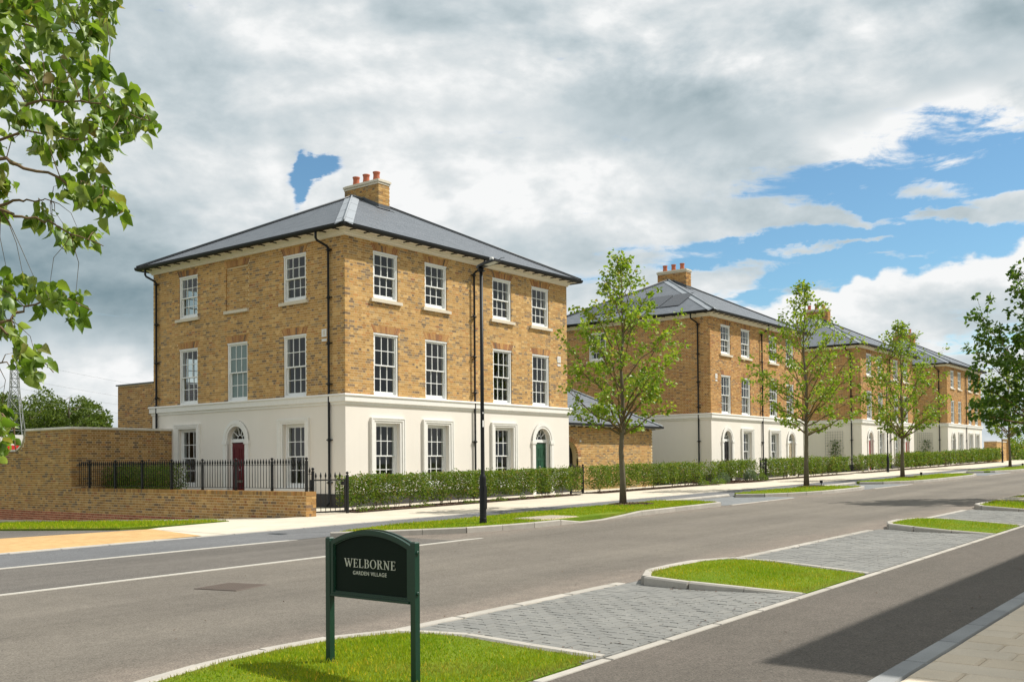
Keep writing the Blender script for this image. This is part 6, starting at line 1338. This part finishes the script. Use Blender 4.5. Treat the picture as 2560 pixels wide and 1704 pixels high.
def end_wall():
    r = empty('garden_wall', (101.0, 21.2, gz(101))); tag(r, 'brick garden wall with capped pier at the end of the farthest house', 'wall'); H = 1.85
    lm = lambda a, o, z: (-o, a, z); fm = lambda a, o, z: (a, -o, z)
    b = MB(); b.box(0, 0.22, 0, 1.1, -.2, H); b.box(0.22, 4.2, 0, 0.22, -.2, H); b.box(4.2, 4.75, -.16, .38, -.2, H+0.25); b.obj('wall_core', 'mortar', r)
    pf = lambda a, o, z: (4.2+a, -0.16-o, z); plm = lambda a, o, z: (4.2-o, -0.16+a, z)
    pieces(course_bricks(1.1, 0, H, [], lm, corner0='B', seed=1)+course_bricks(4.15, 0, H, [], fm, corner0='A', seed=2)+course_bricks(.55, 0, H+.25, [], pf, corner0='A', seed=3)+course_bricks(.54, 0, H+.25, [], plm, corner0='B', seed=4), 'brick', 'brickwork', 'stock_brick', r)
    b = MB(); b.box(-.05, .27, -.05, 1.1, H, H+.07); b.box(.27, 4.15, -.05, .27, H, H+.07); b.box(4.12, 4.83, -.24, .46, H+.25, H+.34); b.obj('coping', 'coping_stone', r)
end_wall()
def trellis(label, plabel, hx, hz, seed):
    r = empty('trellis', (hx-0.07, 23.6, hz+0.75)); tag(r, label, 'trellis')
    for i in range(8): b = MB(); b.box(-.006, .006, i*.17-.005, i*.17+.005, 0, 1.95); b.obj('upright', 'galvanised', r)
    for i in range(11): b = MB(); b.box(-.018, -.0065, -.03, 1.22, i*.19-.005, i*.19+.005); b.obj('crossbar', 'galvanised', r)
    rg = np.random.default_rng(seed); q = empty('climbing_plant', (hx-0.12, 24.1, hz)); tag(q, plabel, 'climber'); n = 260
    C = np.stack([rg.normal(0, .06, n), rg.normal(0, .22, n), rg.uniform(0.4, 2.1, n)], 1); mobj('foliage', leaves_mesh('foliage', C, rg.normal(size=(n, 3)), rg.uniform(.07, .13, n), 'dark_tree_leaf', seed=seed), q)
    b = MB(); b.tube([(0, 0, 0), (0, .05, .9), (0, -.05, 2.0)], [.015, .01, .004], 5, False); b.obj('stem', 'twig', q)
trellis('dark wire trellis on the side wall of the third house', 'thin climber on the trellis of the third house', HX[2], HZ[2], 5)
trellis('dark wire trellis on the side wall of the farthest house', 'bushy climber on the trellis of the farthest house', HX[3], HZ[3], 6)
def hoarding():
    r = empty('site_board', (17.9, 37.6, 0.0)); tag(r, 'white board with red lower band showing above the wall at left', 'board')
    b = MB(); b.box(-0.5, 0.5, -.03, .0, 2.36, 2.75); b.obj('panel', 'white_plastic', r); b = MB(); b.box(-0.5, 0.5, -.034, .0, 2.15, 2.359); b.obj('red_band', 'red_vinyl', r)
    for x in (-.42, .42): b = MB(); b.box(x-.03, x+.03, .001, .06, -1.0, 2.7); b.obj('post', 'galvanised', r)
hoarding()

# ------------------------------------------------------------------ distance: pylon, wood, hills
def pylon():
    bx, by, bz, H = 111.5, 231.6, -0.5, 27.0
    r = empty('electricity_pylon', (bx, by, bz), YAW-math.pi/2+0.25); tag(r, 'grey lattice electricity pylon in front of the distant trees', 'pylon')
    lv = [(0, 3.1), (5.5, 2.45), (10.5, 1.85), (14.5, 1.4), (18, 1.05), (20.5, 0.85), (22.5, 0.80), (24.5, 0.75)]
    def cn(i, k): z, w = lv[i]; return Vector(((w if k in (1, 2) else -w), (w if k in (2, 3) else -w), z))
    leg = MB()
    for k in range(4): leg.tube([cn(i, k) for i in range(len(lv))]+[Vector((0, 0, H))], 0.11, 4, False, False)
    leg.obj('legs', 'galvanised', r); br = MB()
    for i in range(len(lv)-1):
        for k in range(4):
            k2 = (k+1) % 4; br.tube([cn(i, k), cn(i+1, k2)], 0.055, 4, False, False); br.tube([cn(i, k2), cn(i+1, k)], 0.055, 4, False, False); br.tube([cn(i+1, k), cn(i+1, k2)], 0.06, 4, False, False)
    br.obj('bracing', 'galvanised', r)
    am = MB()
    for z, l in ((19.5, 1.9), (22.5, 1.7)):
        for s in (-1, 1):
            for yy in (-0.7, 0.7): am.tube([(0, yy, z), (0, s*0.0+yy*0.2, z)], 0.03, 4, False, False)
    am.obj('ties', 'galvanised', r)
    for i, (dz, dx) in enumerate(((26.6, 0), (22.5, 1.2), (20.5, -1.2), (18.0, 1.2))):
        a = Vector((bx+dx, by, bz+dz)); e = Vector((bx+260+dx, by+120, bz+dz+6)); c = MB(); P = []
        for k in range(25): t = k/24; P.append(a+(e-a)*t+Vector((0, 0, -22*t*(1-t))))
        c.tube(P, 0.022, 4, False, False); o = c.obj('power_cable', 'galvanised'); tag(o, ('topmost earth cable running right from the pylon', 'upper power cable running right from the pylon', 'middle power cable running right from the pylon', 'lowest power cable running right from the pylon')[i], 'cable', 'cables strung from the pylon')
pylon()
def wood_tree(label, lat, dep, H, R, seed, n=2600):
    rg = np.random.default_rng(seed); p = cF*dep+cR*lat; r = empty('tree', (p.x, p.y, -0.6)); tag(r, label, 'tree', 'distant broadleaf trees behind the wall')
    b = MB(); b.tube([(0, 0, 0), (0.2, 0, H*.35), (0, .2, H*.8)], [.5, .38, .1], 8)
    rs = random.Random(seed)
    for k in range(9): a = k*2.4; z = H*(.3+.05*k); b.tube([(0, 0, z), (R*.4*math.cos(a), R*.4*math.sin(a), z+R*.25), (R*.8*math.cos(a), R*.8*math.sin(a), z+R*.5)], [.18, .11, .04], 5, False)
    b.obj('trunk', 'bark', r); cl = []
    for k in range(34):
        v = rg.normal(size=3); v /= np.linalg.norm(v); q = rg.uniform(.35, .92); c = np.array([v[0]*R*q, v[1]*R*q, H*.58+v[2]*H*.37*q]); cl.append((c, R*rg.uniform(.17, .32)))
    C = []; T = []
    for c, rr in cl:
        m_ = n//34; d = rg.normal(size=(m_, 3)); d /= np.linalg.norm(d, axis=1)[:, None]; d[:, 2] = np.abs(d[:, 2])*0.9-0.25*(rg.uniform(size=m_) < .4); C.append(c+d*rr*rg.uniform(.6, 1.08, m_)[:, None]); T.append(d+rg.normal(0, .6, (m_, 3)))
    C = np.concatenate(C); T = np.concatenate(T); mobj('crown', leaves_mesh('crown', C, T, rg.uniform(.45, .95, len(C)), 'wood_leaf', seed=seed, flat=0.4), r)
for i, (u, v, wpx, dep, lab) in enumerate(((-70, 960, 170, 262, 'distant tree leftmost at the picture edge behind the pylon'), (10, 975, 120, 275, 'distant tree standing behind the pylon legs'), (75, 1003, 110, 258, 'low distant tree just right of the pylon'), (128, 972, 120, 285, 'distant tree between the pylon and the broad crown'), (172, 985, 130, 266, 'broad round distant tree, tallest right of the pylon'), (218, 1012, 80, 290, 'paler distant tree left of the lone end tree'), (248, 1035, 70, 272, 'lone low distant tree at the right end of the wood'), (95, 1020, 110, 300, 'far tree filling the gap behind the low distant tree'), (40, 1010, 110, 310, 'farthest tree behind the pylon base'))):
    hz = 1154.8-0.0087*(u-1280); H = (hz-v)/2493*dep+1.54+2.2; wood_tree(lab, (u-1280)/2493*dep, dep, H, wpx/2/2493*dep*1.5, 300+i, 3600)
def hills():
    b = MB(); vs = []; fs = []; n = 60
    for i in range(n+1):
        a = -0.35+1.5*i/n; D = 2600; h = 16+12*math.sin(i*0.5)+8*math.sin(i*1.3); c = (math.cos(a)*D, math.sin(a)*D)
        vs += [(c[0]*.82, c[1]*.82, -2), (c[0], c[1], max(h, 6)), (c[0]*1.25, c[1]*1.25, -2)]
    for i in range(n): fs += [(3*i, 3*i+3, 3*i+4, 3*i+1), (3*i+1, 3*i+4, 3*i+5, 3*i+2)]
    o = b.add(vs, fs, True).obj('hills', 'hill_field'); tag(o, 'low far hills on the horizon', kind='structure')
hills()
def bush(label, x, y, h, r, seed, n=1500):
    rg = np.random.default_rng(seed); q = empty('bush', (x, y, gz(x)-0.05)); tag(q, label, 'bush', 'bushes beyond the end wall')
    d = rg.normal(size=(n, 3)); d /= np.linalg.norm(d, axis=1)[:, None]; d[:, 2] = np.abs(d[:, 2]); C = d*np.array([r, r, h])*(rg.uniform(.5, 1.05, n)[:, None])
    mobj('foliage', leaves_mesh('foliage', C, d+rg.normal(0, .5, (n, 3)), rg.uniform(.13, .26, n), 'hedge_leaf', seed=seed, flat=.4), q)
    b = MB()
    for k in range(6): b.tube([(0, 0, 0), (r*.6*math.cos(k), r*.6*math.sin(k), h*.7)], [.03, .01], 5, False)
    b.obj('stems', 'twig', q)['kind'] = 'stuff'
bush('bush just right of the end pier', 109.5, 21.6, 2.1, 1.8, 1); bush('wide bush second from the end pier', 113.5, 21.9, 2.3, 2.2, 2); bush('bush third from the end pier', 118, 21.2, 2.1, 2.0, 3); bush('farthest bush beyond the end pier', 124, 21.6, 2.5, 2.6, 4)

# ------------------------------------------------------------------ litter: dry leaves and grit swept against the kerbs
def litter():
    rg = np.random.default_rng(44); P = []
    def along(x0, y0, x1, y1, n, sp):
        t = rg.uniform(0, 1, n); P.append(np.stack([x0+(x1-x0)*t+rg.normal(0, sp, n), y0+(y1-y0)*t+rg.normal(0, sp, n)], 1))
    along(9.85, 5.5, 10.15, 4.3, 46, 0.05); along(6.35, 5.0, 6.45, 4.2, 20, 0.06); along(18.8, 5.4, 18.95, 4.3, 34, 0.06); along(6.5, 4.15, 10.0, 4.15, 18, 0.05); along(6.8, 6.32, 18, 6.32, 40, 0.12)
    along(14.0, 12.2, 30, 12.2, 60, 0.10); P.append(np.stack([rg.uniform(6.5, 18.5, 46), rg.uniform(4.2, 6.1, 46)], 1)); P.append(np.stack([rg.uniform(4, 16, 40), rg.uniform(7, 12, 40)], 1)); P.append(np.stack([rg.uniform(6, 16, 26), rg.uniform(2.3, 3.9, 26)], 1))
    P = np.concatenate(P); P = P[~((P[:, 0] > 10.0) & (P[:, 0] < 12.4) & (P[:, 1] < 6.2) & (P[:, 1] > 4.0))]; n = len(P); C = np.stack([P[:, 0], P[:, 1], np.array([gz(x) for x in P[:, 0]])+0.019], 1)
    T = np.stack([rg.normal(size=n), rg.normal(size=n), rg.normal(0, 0.08, n)], 1)
    o = mobj('leaf_litter', leaves_mesh('leaf_litter', C, T, rg.uniform(.012, .035, n), 'bark_chip', seed=8, flat=30.0)); tag(o, 'scattered dry leaf scraps along the kerbs and bays', kind='stuff')
litter()
